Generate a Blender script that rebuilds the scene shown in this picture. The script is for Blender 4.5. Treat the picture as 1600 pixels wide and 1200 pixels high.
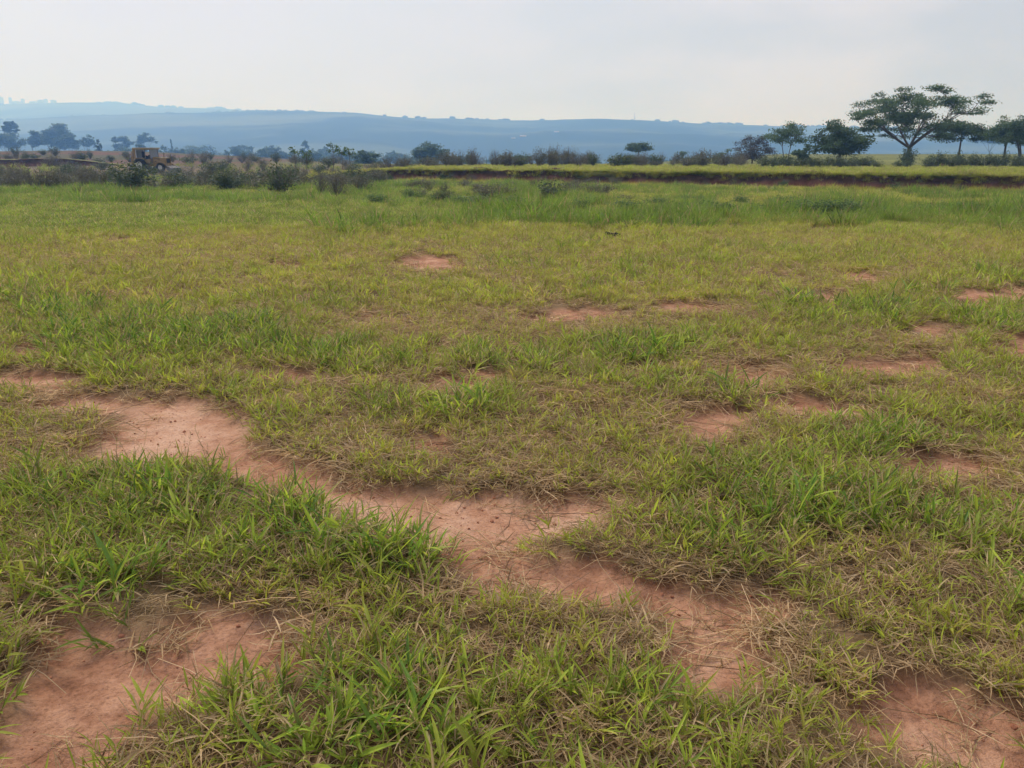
import bpy, math, random
import numpy as np
from mathutils import Vector, Matrix

SEED = 7
random.seed(SEED)
RNG = np.random.default_rng(SEED)
scene = bpy.context.scene
COL = scene.collection
for _o in list(bpy.data.objects):
    bpy.data.objects.remove(_o)
R = math.radians

# ------------------------------------------------------------------ camera
CAM_H = 1.6
FPX = 1210.0                       # focal length in photograph pixels (1600 wide)
PITCH = math.atan((600 - 243) / FPX)
CP, SP = math.cos(PITCH), math.sin(PITCH)
cam = bpy.data.cameras.new('camera')
cam.sensor_width = 36.0
cam.lens = 36.0 * FPX / 1600.0
cam.clip_start = 0.05
cam.clip_end = 20000
cam_o = bpy.data.objects.new('camera', cam)
cam_o.location = (0, 0, CAM_H)
cam_o.rotation_euler = (math.pi / 2 - PITCH, 0, 0)
COL.objects.link(cam_o)
scene.camera = cam_o

# ------------------------------------------------------------------ sky and sun
SUN_ELEV, SUN_AZ = 52.0, -38.0     # degrees; azimuth measured from +Y towards +X
world = bpy.data.worlds.new('World')
scene.world = world
world.use_nodes = True
wn, wl = world.node_tree.nodes, world.node_tree.links
wn.clear()
w_out = wn.new('ShaderNodeOutputWorld')
w_bg = wn.new('ShaderNodeBackground')
w_bg.inputs['Strength'].default_value = 0.1
sky = wn.new('ShaderNodeTexSky')
sky.sky_type = 'NISHITA'
sky.sun_disc = False
sky.sun_elevation = R(SUN_ELEV)
sky.sun_rotation = R(SUN_AZ)
sky.altitude = 400
sky.air_density = 1.0
sky.dust_density = 6.0
w_tc = wn.new('ShaderNodeTexCoord')
w_map = wn.new('ShaderNodeMapping')
w_map.inputs['Scale'].default_value = (1.6, 1.6, 5.0)
w_map.inputs['Location'].default_value = (3.1, 0.4, 0.0)
w_noise = wn.new('ShaderNodeTexNoise')
w_noise.inputs['Scale'].default_value = 2.6
w_noise.inputs['Detail'].default_value = 4.0
w_noise.inputs['Roughness'].default_value = 0.5
w_ramp = wn.new('ShaderNodeValToRGB')
w_ramp.color_ramp.elements[0].position = 0.38
w_ramp.color_ramp.elements[0].color = (0.58, 0.58, 0.58, 1)
w_ramp.color_ramp.elements[1].position = 0.60
w_ramp.color_ramp.elements[1].color = (0.97, 0.97, 0.97, 1)
w_mix = wn.new('ShaderNodeMix')
w_mix.data_type = 'RGBA'
SKY_VEIL = (6.55, 6.4, 7.2, 1)      # thin even cloud and smoke veil
w_mix.inputs['B'].default_value = SKY_VEIL
wl.new(w_tc.outputs['Generated'], w_map.inputs['Vector'])
wl.new(w_map.outputs['Vector'], w_noise.inputs['Vector'])
wl.new(w_noise.outputs['Fac'], w_ramp.inputs['Fac'])
wl.new(w_ramp.outputs['Color'], w_mix.inputs['Factor'])
wl.new(sky.outputs['Color'], w_mix.inputs['A'])
wl.new(w_mix.outputs['Result'], w_bg.inputs['Color'])
wl.new(w_bg.outputs['Background'], w_out.inputs['Surface'])

sun = bpy.data.lights.new('sun', 'SUN')
sun.energy = 3.0
sun.angle = R(22)
sun.color = (1.0, 0.94, 0.85)
sun_o = bpy.data.objects.new('sun', sun)
COL.objects.link(sun_o)
_sd = Vector((math.sin(R(SUN_AZ)) * math.cos(R(SUN_ELEV)), math.cos(R(SUN_AZ)) * math.cos(R(SUN_ELEV)), math.sin(R(SUN_ELEV))))
sun_o.rotation_euler = _sd.to_track_quat('Z', 'Y').to_euler()

scene.view_settings.view_transform = 'Standard'
scene.view_settings.look = 'None'
scene.view_settings.exposure = 0.22
scene.view_settings.gamma = 1.0
scene.view_settings.use_curve_mapping = False
scene.render.engine = 'CYCLES'
scene.cycles.use_denoising = True
scene.cycles.max_bounces = 6
scene.cycles.diffuse_bounces = 3
scene.cycles.transmission_bounces = 4
scene.cycles.transparent_max_bounces = 8
scene.cycles.volume_bounces = 2
HAZE_DENSITY = 7.4e-4
HAZE_COLOR = (0.20, 0.43, 0.95, 1)
HAZE_ABSORB = (1.0, 1.0, 1.0, 1)     # no absorption: the air only scatters

# ------------------------------------------------------------------ helpers: noise, rays
def sst(a, b, x):
    t = np.clip((np.asarray(x, float) - a) / (b - a), 0, 1)
    return t * t * (3 - 2 * t)

def _hash(ix, iy, s):
    h = (ix.astype(np.int64) * 374761393 + iy.astype(np.int64) * 668265263 + s * 974634777) & 0x7fffffff
    h = ((h ^ (h >> 13)) * 1274126177) & 0x7fffffff
    h = h ^ (h >> 16)
    return (h & 0xffff) / 65535.0

def vnoise(x, y, s=0):
    x = np.asarray(x, float); y = np.asarray(y, float)
    ix = np.floor(x); iy = np.floor(y)
    fx = x - ix; fy = y - iy
    fx = fx * fx * (3 - 2 * fx); fy = fy * fy * (3 - 2 * fy)
    a = _hash(ix, iy, s); b = _hash(ix + 1, iy, s); c = _hash(ix, iy + 1, s); d = _hash(ix + 1, iy + 1, s)
    return (a * (1 - fx) + b * fx) * (1 - fy) + (c * (1 - fx) + d * fx) * fy

def fbm(x, y, s=0, octv=4, gain=0.5):
    v = 0; amp = 1; tot = 0
    x = np.asarray(x, float); y = np.asarray(y, float)
    for k in range(octv):
        v = v + amp * vnoise(x * 2 ** k + 17.3 * k, y * 2 ** k - 9.1 * k, s + k * 13)
        tot += amp; amp *= gain
    return v / tot

def ray(u, v):
    a = (u - 800) / FPX; b = (600 - v) / FPX
    return (a, CP + b * SP, -SP + b * CP)

def pt(u, v, Y):
    """the point at forward distance Y on the photograph ray u, v"""
    d = ray(u, v); t = Y / d[1]
    return (d[0] * t, Y, CAM_H + d[2] * t)

def col_x(u, Y):
    return pt(u, 243, Y)[0]

def flat_pt(u, v, z=0.0):
    d = ray(u, v); t = (z - CAM_H) / d[2]
    return (d[0] * t, d[1] * t)

# ------------------------------------------------------------------ field masks (world space, metres)
def ell(u, v, ru, rv, z=0.0):
    cx, cy = flat_pt(u, v, z)
    x1, y1 = flat_pt(u, v - rv, z); x0, y0 = flat_pt(u, v + rv, z)
    ax, ay = (x1 - x0) / 2, (y1 - y0) / 2
    xr, yr = flat_pt(u + ru, v, z)
    bx, by = xr - cx, yr - cy
    det = bx * ay - by * ax
    return (cx, cy, ay / det, -ax / det, -by / det, bx / det)

BARE = [ell(*e) for e in (
    # winding bare track
    (30, 598, 82, 19), (130, 633, 82, 18), (275, 668, 129, 52), (400, 712, 77, 32), (450, 745, 77, 30),
    (560, 788, 104, 43), (690, 806, 143, 52), (840, 795, 104, 36), (760, 858, 88, 46), (820, 905, 82, 41),
    (905, 905, 88, 39), (985, 930, 77, 30), (1115, 1000, 101, 71), (1150, 925, 66, 30), (1060, 950, 66, 34),
    (1420, 1095, 99, 51), (1520, 1135, 121, 59), (1590, 1200, 88, 57),
    # lower left patch
    (130, 1090, 132, 91), (60, 1180, 121, 80), (230, 1030, 132, 51), (330, 985, 121, 41), (110, 985, 88, 40), (410, 1020, 66, 28),
    # small ones
    # (rv is a little generous: the sward in front hides part of each)
    (1100, 658, 55, 24.6), (735, 590, 48, 20.3), (1385, 567, 97, 21.8), (1160, 577, 55, 18.8), (885, 494, 74, 14.5),
    (1078, 479, 51, 11.6), (1335, 433, 43, 11.6), (1555, 462, 89, 17.4), (1585, 536, 46, 17.4), (1290, 632, 80, 15.9),
    (680, 701, 55, 23.2), (1440, 516, 51, 11.6), (1285, 465, 46, 8.7), (440, 592, 43, 14.5), (75, 546, 48, 14.5),
    (682, 410, 48, 13.0), (1480, 722, 80, 26.1), (1215, 625, 46, 13.0), (610, 500, 41, 8.7), (1000, 575, 46, 13.0),
    (455, 415, 69, 7.2), (1120, 350, 57, 4.3), (1310, 352, 51, 5.8), (200, 372, 57, 5.8), (960, 318, 40, 3))]
STRAW = [ell(*e) for e in (
    (560, 705, 190, 48), (770, 742, 170, 44), (1000, 890, 190, 60), (1270, 980, 260, 80), (900, 975, 150, 60),
    (420, 950, 160, 70), (1480, 1060, 170, 70), (60, 622, 120, 38), (90, 690, 110, 30), (110, 1000, 170, 70),
    (1130, 690, 130, 28), (900, 840, 120, 50), (1000, 770, 110, 40), (1330, 880, 200, 45), (700, 940, 120, 45),
    (620, 520, 150, 30), (880, 500, 170, 26), (720, 595, 120, 22), (1180, 560, 130, 25), (1080, 480, 120, 18),
    (300, 400, 260, 18), (760, 420, 180, 20), (1350, 440, 120, 14), (1450, 530, 110, 20), (1560, 720, 110, 40),
    (1290, 640, 130, 22), (1450, 1180, 220, 45), (900, 1130, 150, 40), (380, 1130, 90, 30), (1020, 640, 120, 25))]
LUSH = [ell(*e) for e in (
    (230, 830, 300, 110), (60, 780, 140, 80), (520, 900, 170, 60), (560, 1120, 220, 80), (1180, 800, 200, 90),
    (1440, 820, 170, 90), (1560, 900, 90, 70), (1140, 710, 130, 40), (700, 640, 160, 32), (1090, 620, 70, 18),
    (280, 520, 230, 40), (500, 560, 120, 22), (60, 480, 120, 40), (800, 420, 70, 12), (1350, 480, 160, 22),
    (1560, 500, 80, 25), (1010, 540, 110, 22), (1380, 690, 120, 35), (750, 560, 90, 18), (190, 930, 80, 32),
    (400, 340, 300, 14), (1100, 540, 60, 16), (650, 540, 60, 15))]

PALE = [ell(*e) for e in ((285, 668, 130, 50), (560, 792, 110, 42), (690, 812, 150, 50), (850, 800, 90, 40), (1100, 985, 70, 40), (120, 635, 70, 20))]

def field(lst, x, y, lo=1.35, hi=0.65, warp=0.12):
    d0 = np.hypot(x, y)
    w = warp * np.clip(d0 / 3.6, 0.7, 5)
    fx = x + w * (fbm(x * 2.2, y * 2.2, 3) - 0.5) * 2.9 + w * 1.0 * (fbm(x * 8, y * 8, 5, 3) - 0.5)
    fy = y + w * (fbm(x * 2.2, y * 2.2, 29) - 0.5) * 2.9 + w * 1.0 * (fbm(x * 8, y * 8, 6, 3) - 0.5)
    out = np.zeros_like(np.asarray(x, float))
    for cx, cy, a, b, c, d in lst:
        dx, dy = fx - cx, fy - cy
        p = a * dx + b * dy; q = c * dx + d * dy
        out = np.maximum(out, 1 - sst(hi, lo, np.sqrt(p * p + q * q)))
    return out

# ------------------------------------------------------------------ terrain height
BANK_A = Vector((36.0, 41.0)); BANK_B = Vector((-15.0, 71.0))    # foot line of the cut
BANK_D = (BANK_B - BANK_A).normalized()
BANK_N = Vector((-BANK_D.y, BANK_D.x))
if BANK_N.y < 0:
    BANK_N = -BANK_N
BANK_L = (BANK_B - BANK_A).length

def bank_st(x, y):
    rx, ry = x - BANK_A.x, y - BANK_A.y
    return rx * BANK_D.x + ry * BANK_D.y, rx * BANK_N.x + ry * BANK_N.y

def bank_fade(s):
    return 1 - sst(BANK_L - 4, BANK_L + 14, s)

RIDGE_U = [-900, 0, 60, 130, 200, 260, 350, 450, 560, 640, 700, 800, 860, 920, 1000, 1060, 1120, 1200, 1350, 1600, 2500]
NEAR_V = [196, 192, 188, 184, 182, 181, 179, 177.5, 179, 186, 188, 191, 190, 189, 190, 193, 197, 199, 203, 206, 214]
FAR_V = [168, 169, 165, 164, 165, 171, 173, 180, 190, 200, 215, 230, 243, 243, 243, 243, 243, 243, 243, 243, 243]
NEAR_R, FAR_R = 2350.0, 3700.0

def terr(x, y, micro=True, bare=None):
    x = np.asarray(x, float); y = np.asarray(y, float)
    r = np.hypot(x, y)
    z = -0.5 * sst(12, 46, r) * sst(0, 10, y + 20)
    z = z - 0.35 * sst(-8, -20, x) * sst(45, 70, y) * (1 - sst(75, 100, y))
    # upper terrace beyond the cut
    s, t = bank_st(x, y)
    z = z + 0.95 * sst(1.2, 2.8, t) * bank_fade(s)
    z = z + 0.95 * sst(80, 120, y) * (1 - bank_fade(s)) * (x < 40)
    # rise of ploughed red earth on the left
    z = z + 2.7 * sst(-30, -100, x) * sst(105, 190, y) * (1 - 0.9 * sst(200, 330, y))
    # pasture behind the right hand trees
    z = z + 1.5 * sst(25, 70, x) * sst(100, 210, y)
    # valley
    edge = 105 + 130 * sst(25, 60, x) + 60 * sst(-20, -60, x)
    z = z - 34 * sst(0, 1, (r - edge) / 620) * sst(-50, 60, y)
    # ridges
    yy = np.maximum(y, 1.0)
    u = 800 + FPX * x / (yy * CP)
    u = np.clip(u, -900, 2500)
    nv = np.interp(u, RIDGE_U, NEAR_V); fv = np.interp(u, RIDGE_U, FAR_V)
    k = CP * CP / FPX
    zn = CAM_H + (243 - nv) * k * NEAR_R + 34
    zf = CAM_H + (243 - fv) * k * FAR_R
    front = sst(10, 300, y)
    hn = sst(0, 1, (y - 820) / (NEAR_R - 820)) * (1 + 0.05 * (fbm(x / 210, y / 210, 41) - .5))
    z = z + zn * hn * front
    back = sst(NEAR_R + 80, FAR_R, y)
    z = z + np.maximum(zf - (zn - 34), 0) * back * front
    z = z - np.where(fv > 200, 40.0, 0.0) * sst(NEAR_R + 100, NEAR_R + 900, y) * front
    z = z + (fbm(x / 260, y / 200, 51, 5) - .5) * 34 * sst(500, 1300, y) * (1 - 0.75 * sst(NEAR_R - 500, NEAR_R - 100, y))
    if micro:
        if bare is None:
            bare = field(BARE, x, y)
        near = 1 - sst(25, 60, r)
        z = z + near * (0.05 * (fbm(x * 1.1, y * 1.1, 61) - .5) + 0.035 * (fbm(x * 4, y * 4, 67, 3) - .5) - 0.045 * bare)
        z = z + (1 - near) * 0.12 * (fbm(x / 4, y / 4, 71) - .5) * (1 - sst(200, 400, r))
    return z

def tz(x, y):
    return float(terr(np.array([x]), np.array([y]))[0])

# ------------------------------------------------------------------ tagging helpers
def tag(o, label, cat, group=None):
    o['label'] = label; o['category'] = cat
    if group:
        o['group'] = group
    return o

def kind(o, k, label=None, cat=None):
    o['kind'] = k
    if label:
        o['label'] = label
    if cat:
        o['category'] = cat
    return o

def mesh_from(name, verts, faces, mat=None, attrs=None, smooth=False):
    me = bpy.data.meshes.new(name)
    if isinstance(verts, np.ndarray) and isinstance(faces, np.ndarray):
        n, k = faces.shape
        me.vertices.add(len(verts)); me.vertices.foreach_set('co', verts.astype(np.float32).ravel())
        me.loops.add(n * k); me.loops.foreach_set('vertex_index', faces.astype(np.int32).ravel())
        me.polygons.add(n)
        me.polygons.foreach_set('loop_start', (np.arange(n) * k).astype(np.int32))
        me.update(calc_edges=True)
    else:
        me.from_pydata([tuple(v) for v in verts], [], [tuple(f) for f in faces])
    if attrs:
        for an, arr in attrs.items():
            arr = np.asarray(arr, np.float32)
            if arr.ndim == 2 and arr.shape[1] == 4:
                a = me.attributes.new(an, 'FLOAT_COLOR', 'POINT'); a.data.foreach_set('color', arr.ravel())
            elif arr.ndim == 2:
                a = me.attributes.new(an, 'FLOAT_VECTOR', 'POINT'); a.data.foreach_set('vector', arr.ravel())
            else:
                a = me.attributes.new(an, 'FLOAT', 'POINT'); a.data.foreach_set('value', arr)
    if mat:
        me.materials.append(mat)
    if smooth:
        me.polygons.foreach_set('use_smooth', np.ones(len(me.polygons), bool))
    me.validate()
    return me

def link(name, me, parent=None):
    o = bpy.data.objects.new(name, me)
    COL.objects.link(o)
    if parent:
        o.parent = parent
    return o

def empty(name, loc, rz=0):
    o = bpy.data.objects.new(name, None)
    o.location = loc; o.rotation_euler = (0, 0, rz)
    o.empty_display_size = 0.2
    COL.objects.link(o)
    return o

def copy_thing(root):
    r = root.copy(); COL.objects.link(r)
    for ch in root.children:
        c = ch.copy(); COL.objects.link(c); c.parent = r
        for g in ch.children:
            d = g.copy(); COL.objects.link(d); d.parent = c
    return r

# ------------------------------------------------------------------ materials
def new_mat(name):
    m = bpy.data.materials.new(name); m.use_nodes = True
    nt = m.node_tree; nt.nodes.clear()
    return m, nt, nt.nodes, nt.links

def simple_mat(name, col, rough=0.7, noise=0.15, scale=6.0, metallic=0.0, bump=0.0, spec=0.3):
    m, nt, N, L = new_mat(name)
    out = N.new('ShaderNodeOutputMaterial'); b = N.new('ShaderNodeBsdfPrincipled')
    tc = N.new('ShaderNodeTexCoord'); nz = N.new('ShaderNodeTexNoise')
    nz.inputs['Scale'].default_value = scale; nz.inputs['Detail'].default_value = 5
    mix = N.new('ShaderNodeMix'); mix.data_type = 'RGBA'
    mix.inputs['A'].default_value = (*[c * (1 - noise) for c in col], 1)
    mix.inputs['B'].default_value = (*[min(1, c * (1 + noise)) for c in col], 1)
    L.new(tc.outputs['Object'], nz.inputs['Vector']); L.new(nz.outputs['Fac'], mix.inputs['Factor'])
    L.new(mix.outputs['Result'], b.inputs['Base Color'])
    b.inputs['Roughness'].default_value = rough; b.inputs['Metallic'].default_value = metallic
    b.inputs['Specular IOR Level'].default_value = spec
    if bump:
        bp = N.new('ShaderNodeBump'); bp.inputs['Strength'].default_value = bump; bp.inputs['Distance'].default_value = 0.05
        L.new(nz.outputs['Fac'], bp.inputs['Height']); L.new(bp.outputs['Normal'], b.inputs['Normal'])
    L.new(b.outputs['BSDF'], out.inputs['Surface'])
    return m

def ramp(N, stops):
    r = N.new('ShaderNodeValToRGB'); e = r.color_ramp.elements
    while len(e) < len(stops):
        e.new(0.5)
    for el, (p, c) in zip(e, stops):
        el.position = p; el.color = (*c, 1)
    return r

def grass_mat():
    m, nt, N, L = new_mat('grass_blades')
    out = N.new('ShaderNodeOutputMaterial')
    def attr(n, t='GEOMETRY'):
        a = N.new('ShaderNodeAttribute'); a.attribute_name = n; a.attribute_type = t; return a
    rnd = attr('rnd'); dry = attr('dry'); tint = attr('tint', 'INSTANCER'); ri = attr('rndi', 'INSTANCER')
    # leaf greens: yellowed to lush
    yel = ramp(N, [(0.0, (0.54, 0.46, 0.085)), (0.5, (0.49, 0.51, 0.065)), (1.0, (0.36, 0.46, 0.055))])
    lus = ramp(N, [(0.0, (0.105, 0.205, 0.030)), (0.5, (0.225, 0.360, 0.040)), (1.0, (0.44, 0.52, 0.060))])
    stw = ramp(N, [(0.0, (0.19, 0.120, 0.068)), (0.40, (0.43, 0.305, 0.170)), (1.0, (0.68, 0.53, 0.340))])
    L.new(rnd.outputs['Fac'], yel.inputs['Fac']); L.new(rnd.outputs['Fac'], lus.inputs['Fac']); L.new(rnd.outputs['Fac'], stw.inputs['Fac'])
    m1 = N.new('ShaderNodeMix'); m1.data_type = 'RGBA'
    L.new(tint.outputs['Fac'], m1.inputs['Factor']); L.new(yel.outputs['Color'], m1.inputs['A']); L.new(lus.outputs['Color'], m1.inputs['B'])
    m2 = N.new('ShaderNodeMix'); m2.data_type = 'RGBA'
    L.new(dry.outputs['Fac'], m2.inputs['Factor']); L.new(m1.outputs['Result'], m2.inputs['A']); L.new(stw.outputs['Color'], m2.inputs['B'])
    hsv = N.new('ShaderNodeHueSaturation')
    mr = N.new('ShaderNodeMapRange'); mr.inputs['To Min'].default_value = 0.7; mr.inputs['To Max'].default_value = 1.25
    L.new(ri.outputs['Fac'], mr.inputs['Value']); L.new(mr.outputs['Result'], hsv.inputs['Value'])
    L.new(m2.outputs['Result'], hsv.inputs['Color'])
    b = N.new('ShaderNodeBsdfPrincipled'); b.inputs['Roughness'].default_value = 0.55
    b.inputs['Specular IOR Level'].default_value = 0.35
    t = N.new('ShaderNodeBsdfTranslucent')
    L.new(hsv.outputs['Color'], b.inputs['Base Color']); L.new(hsv.outputs['Color'], t.inputs['Color'])
    ms = N.new('ShaderNodeMixShader'); ms.inputs['Fac'].default_value = 0.48
    L.new(b.outputs['BSDF'], ms.inputs[1]); L.new(t.outputs['BSDF'], ms.inputs[2])
    L.new(ms.outputs['Shader'], out.inputs['Surface'])
    return m

def leaf_mat(name, c0, c1, transl=0.25):
    m, nt, N, L = new_mat(name)
    out = N.new('ShaderNodeOutputMaterial')
    rnd = N.new('ShaderNodeAttribute'); rnd.attribute_name = 'rnd'
    rp = ramp(N, [(0.0, c0), (1.0, c1)])
    L.new(rnd.outputs['Fac'], rp.inputs['Fac'])
    b = N.new('ShaderNodeBsdfPrincipled'); b.inputs['Roughness'].default_value = 0.6; b.inputs['Specular IOR Level'].default_value = 0.25
    t = N.new('ShaderNodeBsdfTranslucent')
    L.new(rp.outputs['Color'], b.inputs['Base Color']); L.new(rp.outputs['Color'], t.inputs['Color'])
    ms = N.new('ShaderNodeMixShader'); ms.inputs['Fac'].default_value = transl
    L.new(b.outputs['BSDF'], ms.inputs[1]); L.new(t.outputs['BSDF'], ms.inputs[2])
    L.new(ms.outputs['Shader'], out.inputs['Surface'])
    return m

def ground_mat():
    m, nt, N, L = new_mat('field_ground')
    out = N.new('ShaderNodeOutputMaterial'); b = N.new('ShaderNodeBsdfPrincipled')
    b.inputs['Roughness'].default_value = 0.95; b.inputs['Specular IOR Level'].default_value = 0.12
    alb = N.new('ShaderNodeAttribute'); alb.attribute_name = 'albedo'
    bare = N.new('ShaderNodeAttribute'); bare.attribute_name = 'bare'
    tc = N.new('ShaderNodeTexCoord')
    n1 = N.new('ShaderNodeTexNoise'); n1.inputs['Scale'].default_value = 2.6; n1.inputs['Detail'].default_value = 7; n1.inputs['Roughness'].default_value = .62
    n2 = N.new('ShaderNodeTexNoise'); n2.inputs['Scale'].default_value = 70; n2.inputs['Detail'].default_value = 6; n2.inputs['Roughness'].default_value = .7
    n3 = N.new('ShaderNodeTexNoise'); n3.inputs['Scale'].default_value = 11; n3.inputs['Detail'].default_value = 5; n3.inputs['Roughness'].default_value = .6
    for n in (n1, n2, n3):
        L.new(tc.outputs['Object'], n.inputs['Vector'])
    soil = ramp(N, [(0.30, (0.135, 0.064, 0.040)), (0.42, (0.275, 0.134, 0.083)), (0.54, (0.405, 0.222, 0.146)), (0.70, (0.51, 0.322, 0.232))])
    mm = N.new('ShaderNodeMix'); mm.data_type = 'FLOAT'; mm.inputs['Factor'].default_value = 0.40
    L.new(n1.outputs['Fac'], mm.inputs['A']); L.new(n3.outputs['Fac'], mm.inputs['B'])
    cr = N.new('ShaderNodeAttribute'); cr.attribute_name = 'crust'
    ma = N.new('ShaderNodeMath'); ma.operation = 'MULTIPLY_ADD'; ma.inputs[1].default_value = 0.13
    L.new(cr.outputs['Fac'], ma.inputs[0]); L.new(mm.outputs['Result'], ma.inputs[2])
    L.new(ma.outputs['Value'], soil.inputs['Fac'])
    # small darker grains
    gr = ramp(N, [(0.36, (0.42, 0.40, 0.40)), (0.50, (1, 1, 1)), (0.66, (1, 1, 1)), (0.74, (1.35, 1.3, 1.25))])
    L.new(n2.outputs['Fac'], gr.inputs['Fac'])
    mul = N.new('ShaderNodeMix'); mul.data_type = 'RGBA'; mul.blend_type = 'MULTIPLY'; mul.inputs['Factor'].default_value = 0.6
    L.new(soil.outputs['Color'], mul.inputs['A']); L.new(gr.outputs['Color'], mul.inputs['B'])
    # cover where grass grows, from the vertex albedo with noise
    vr = N.new('ShaderNodeMapRange'); vr.inputs['To Min'].default_value = 0.7; vr.inputs['To Max'].default_value = 1.3
    L.new(n3.outputs['Fac'], vr.inputs['Value'])
    hv = N.new('ShaderNodeHueSaturation'); L.new(vr.outputs['Result'], hv.inputs['Value']); L.new(alb.outputs['Color'], hv.inputs['Color'])
    mx = N.new('ShaderNodeMix'); mx.data_type = 'RGBA'
    L.new(bare.outputs['Fac'], mx.inputs['Factor']); L.new(hv.outputs['Color'], mx.inputs['A']); L.new(mul.outputs['Result'], mx.inputs['B'])
    L.new(mx.outputs['Result'], b.inputs['Base Color'])
    ad = N.new('ShaderNodeMath'); ad.operation = 'MULTIPLY_ADD'; ad.inputs[1].default_value = 0.35
    L.new(n2.outputs['Fac'], ad.inputs[0]); L.new(n3.outputs['Fac'], ad.inputs[2])
    bp = N.new('ShaderNodeBump'); bp.inputs['Strength'].default_value = 0.9; bp.inputs['Distance'].default_value = 0.03
    L.new(ad.outputs['Value'], bp.inputs['Height']); L.new(bp.outputs['Normal'], b.inputs['Normal'])
    L.new(b.outputs['BSDF'], out.inputs['Surface'])
    return m

def bank_mat():
    m, nt, N, L = new_mat('cut_earth')
    out = N.new('ShaderNodeOutputMaterial'); b = N.new('ShaderNodeBsdfPrincipled')
    b.inputs['Roughness'].default_value = 0.95; b.inputs['Specular IOR Level'].default_value = 0.1
    alb = N.new('ShaderNodeAttribute'); alb.attribute_name = 'albedo'
    tc = N.new('ShaderNodeTexCoord')
    n = N.new('ShaderNodeTexNoise'); n.inputs['Scale'].default_value = 2.2; n.inputs['Detail'].default_value = 8; n.inputs['Roughness'].default_value = .65
    L.new(tc.outputs['Object'], n.inputs['Vector'])
    vr = N.new('ShaderNodeMapRange'); vr.inputs['From Min'].default_value = .3; vr.inputs['From Max'].default_value = .7
    vr.inputs['To Min'].default_value = 0.6; vr.inputs['To Max'].default_value = 1.45
    L.new(n.outputs['Fac'], vr.inputs['Value'])
    hv = N.new('ShaderNodeHueSaturation'); L.new(vr.outputs['Result'], hv.inputs['Value']); L.new(alb.outputs['Color'], hv.inputs['Color'])
    L.new(hv.outputs['Color'], b.inputs['Base Color'])
    bp = N.new('ShaderNodeBump'); bp.inputs['Strength'].default_value = 0.8; bp.inputs['Distance'].default_value = 0.1
    L.new(n.outputs['Fac'], bp.inputs['Height']); L.new(bp.outputs['Normal'], b.inputs['Normal'])
    L.new(b.outputs['BSDF'], out.inputs['Surface'])
    return m

M = {
    'ground': ground_mat(), 'bank': bank_mat(), 'grass': grass_mat(),
    'bark': simple_mat('grey_brown_bark', (0.105, 0.085, 0.068), 0.9, 0.3, 8, bump=0.4),
    'twig': simple_mat('dark_twig', (0.11, 0.092, 0.078), 0.9, 0.3, 10),
    'dead': simple_mat('charred_twig', (0.012, 0.011, 0.010), 0.9, 0.3, 10),
    'leaf_big': leaf_mat('feathery_leaves', (0.058, 0.108, 0.050), (0.130, 0.195, 0.085), 0.45),
    'leaf_dark': leaf_mat('dark_leaves', (0.048, 0.088, 0.044), (0.105, 0.160, 0.074), 0.45),
    'leaf_brown': leaf_mat('brownish_leaves', (0.050, 0.048, 0.036), (0.090, 0.082, 0.058)),
    'leaf_shrub': leaf_mat('shrub_leaves', (0.050, 0.080, 0.038), (0.115, 0.150, 0.066)),
    'leaf_weed': leaf_mat('weed_leaves', (0.060, 0.115, 0.040), (0.150, 0.225, 0.075), .4),
    'leaf_grey': leaf_mat('greyish_shrub_leaves', (0.085, 0.090, 0.060), (0.165, 0.160, 0.100)),
    'leaf_fresh': leaf_mat('fresh_leaves', (0.050, 0.100, 0.030), (0.110, 0.190, 0.050)),
    'wood_far': leaf_mat('far_wood', (0.036, 0.056, 0.030), (0.056, 0.078, 0.038), 0.1),
    'yellow': simple_mat('worn_yellow_paint', (0.26, 0.175, 0.06), 0.6, 0.18, 5, spec=0.5),
    'yellow_pale': simple_mat('pale_yellow_paint', (0.44, 0.36, 0.21), 0.6, 0.12, 5, spec=0.5),  # paler yellow than the body, used on the cab roof
    'black': simple_mat('black_rubber', (0.02, 0.02, 0.02), 0.85, 0.3, 12),
    'steel': simple_mat('dull_steel', (0.16, 0.155, 0.15), 0.55, 0.25, 9, metallic=0.4),
    'glass': simple_mat('dusty_cab_glass', (0.20, 0.22, 0.25), 0.25, 0.15, 6, spec=0.6),
    'grey_paint': simple_mat('pale_grey_paint', (0.48, 0.48, 0.47), 0.6, 0.1, 6),
    'plaster': simple_mat('pale_plaster', (0.62, 0.60, 0.57), 0.9, 0.12, 0.15),
    'plaster_b': simple_mat('beige_plaster', (0.50, 0.44, 0.38), 0.9, 0.12, 0.15),
    'roof': simple_mat('roof_concrete', (0.34, 0.30, 0.28), 0.9, 0.15, 0.2),
    'crumb': simple_mat('red_soil_crumbs', (0.33, 0.145, 0.088), 0.95, 0.35, 30),
}

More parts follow.
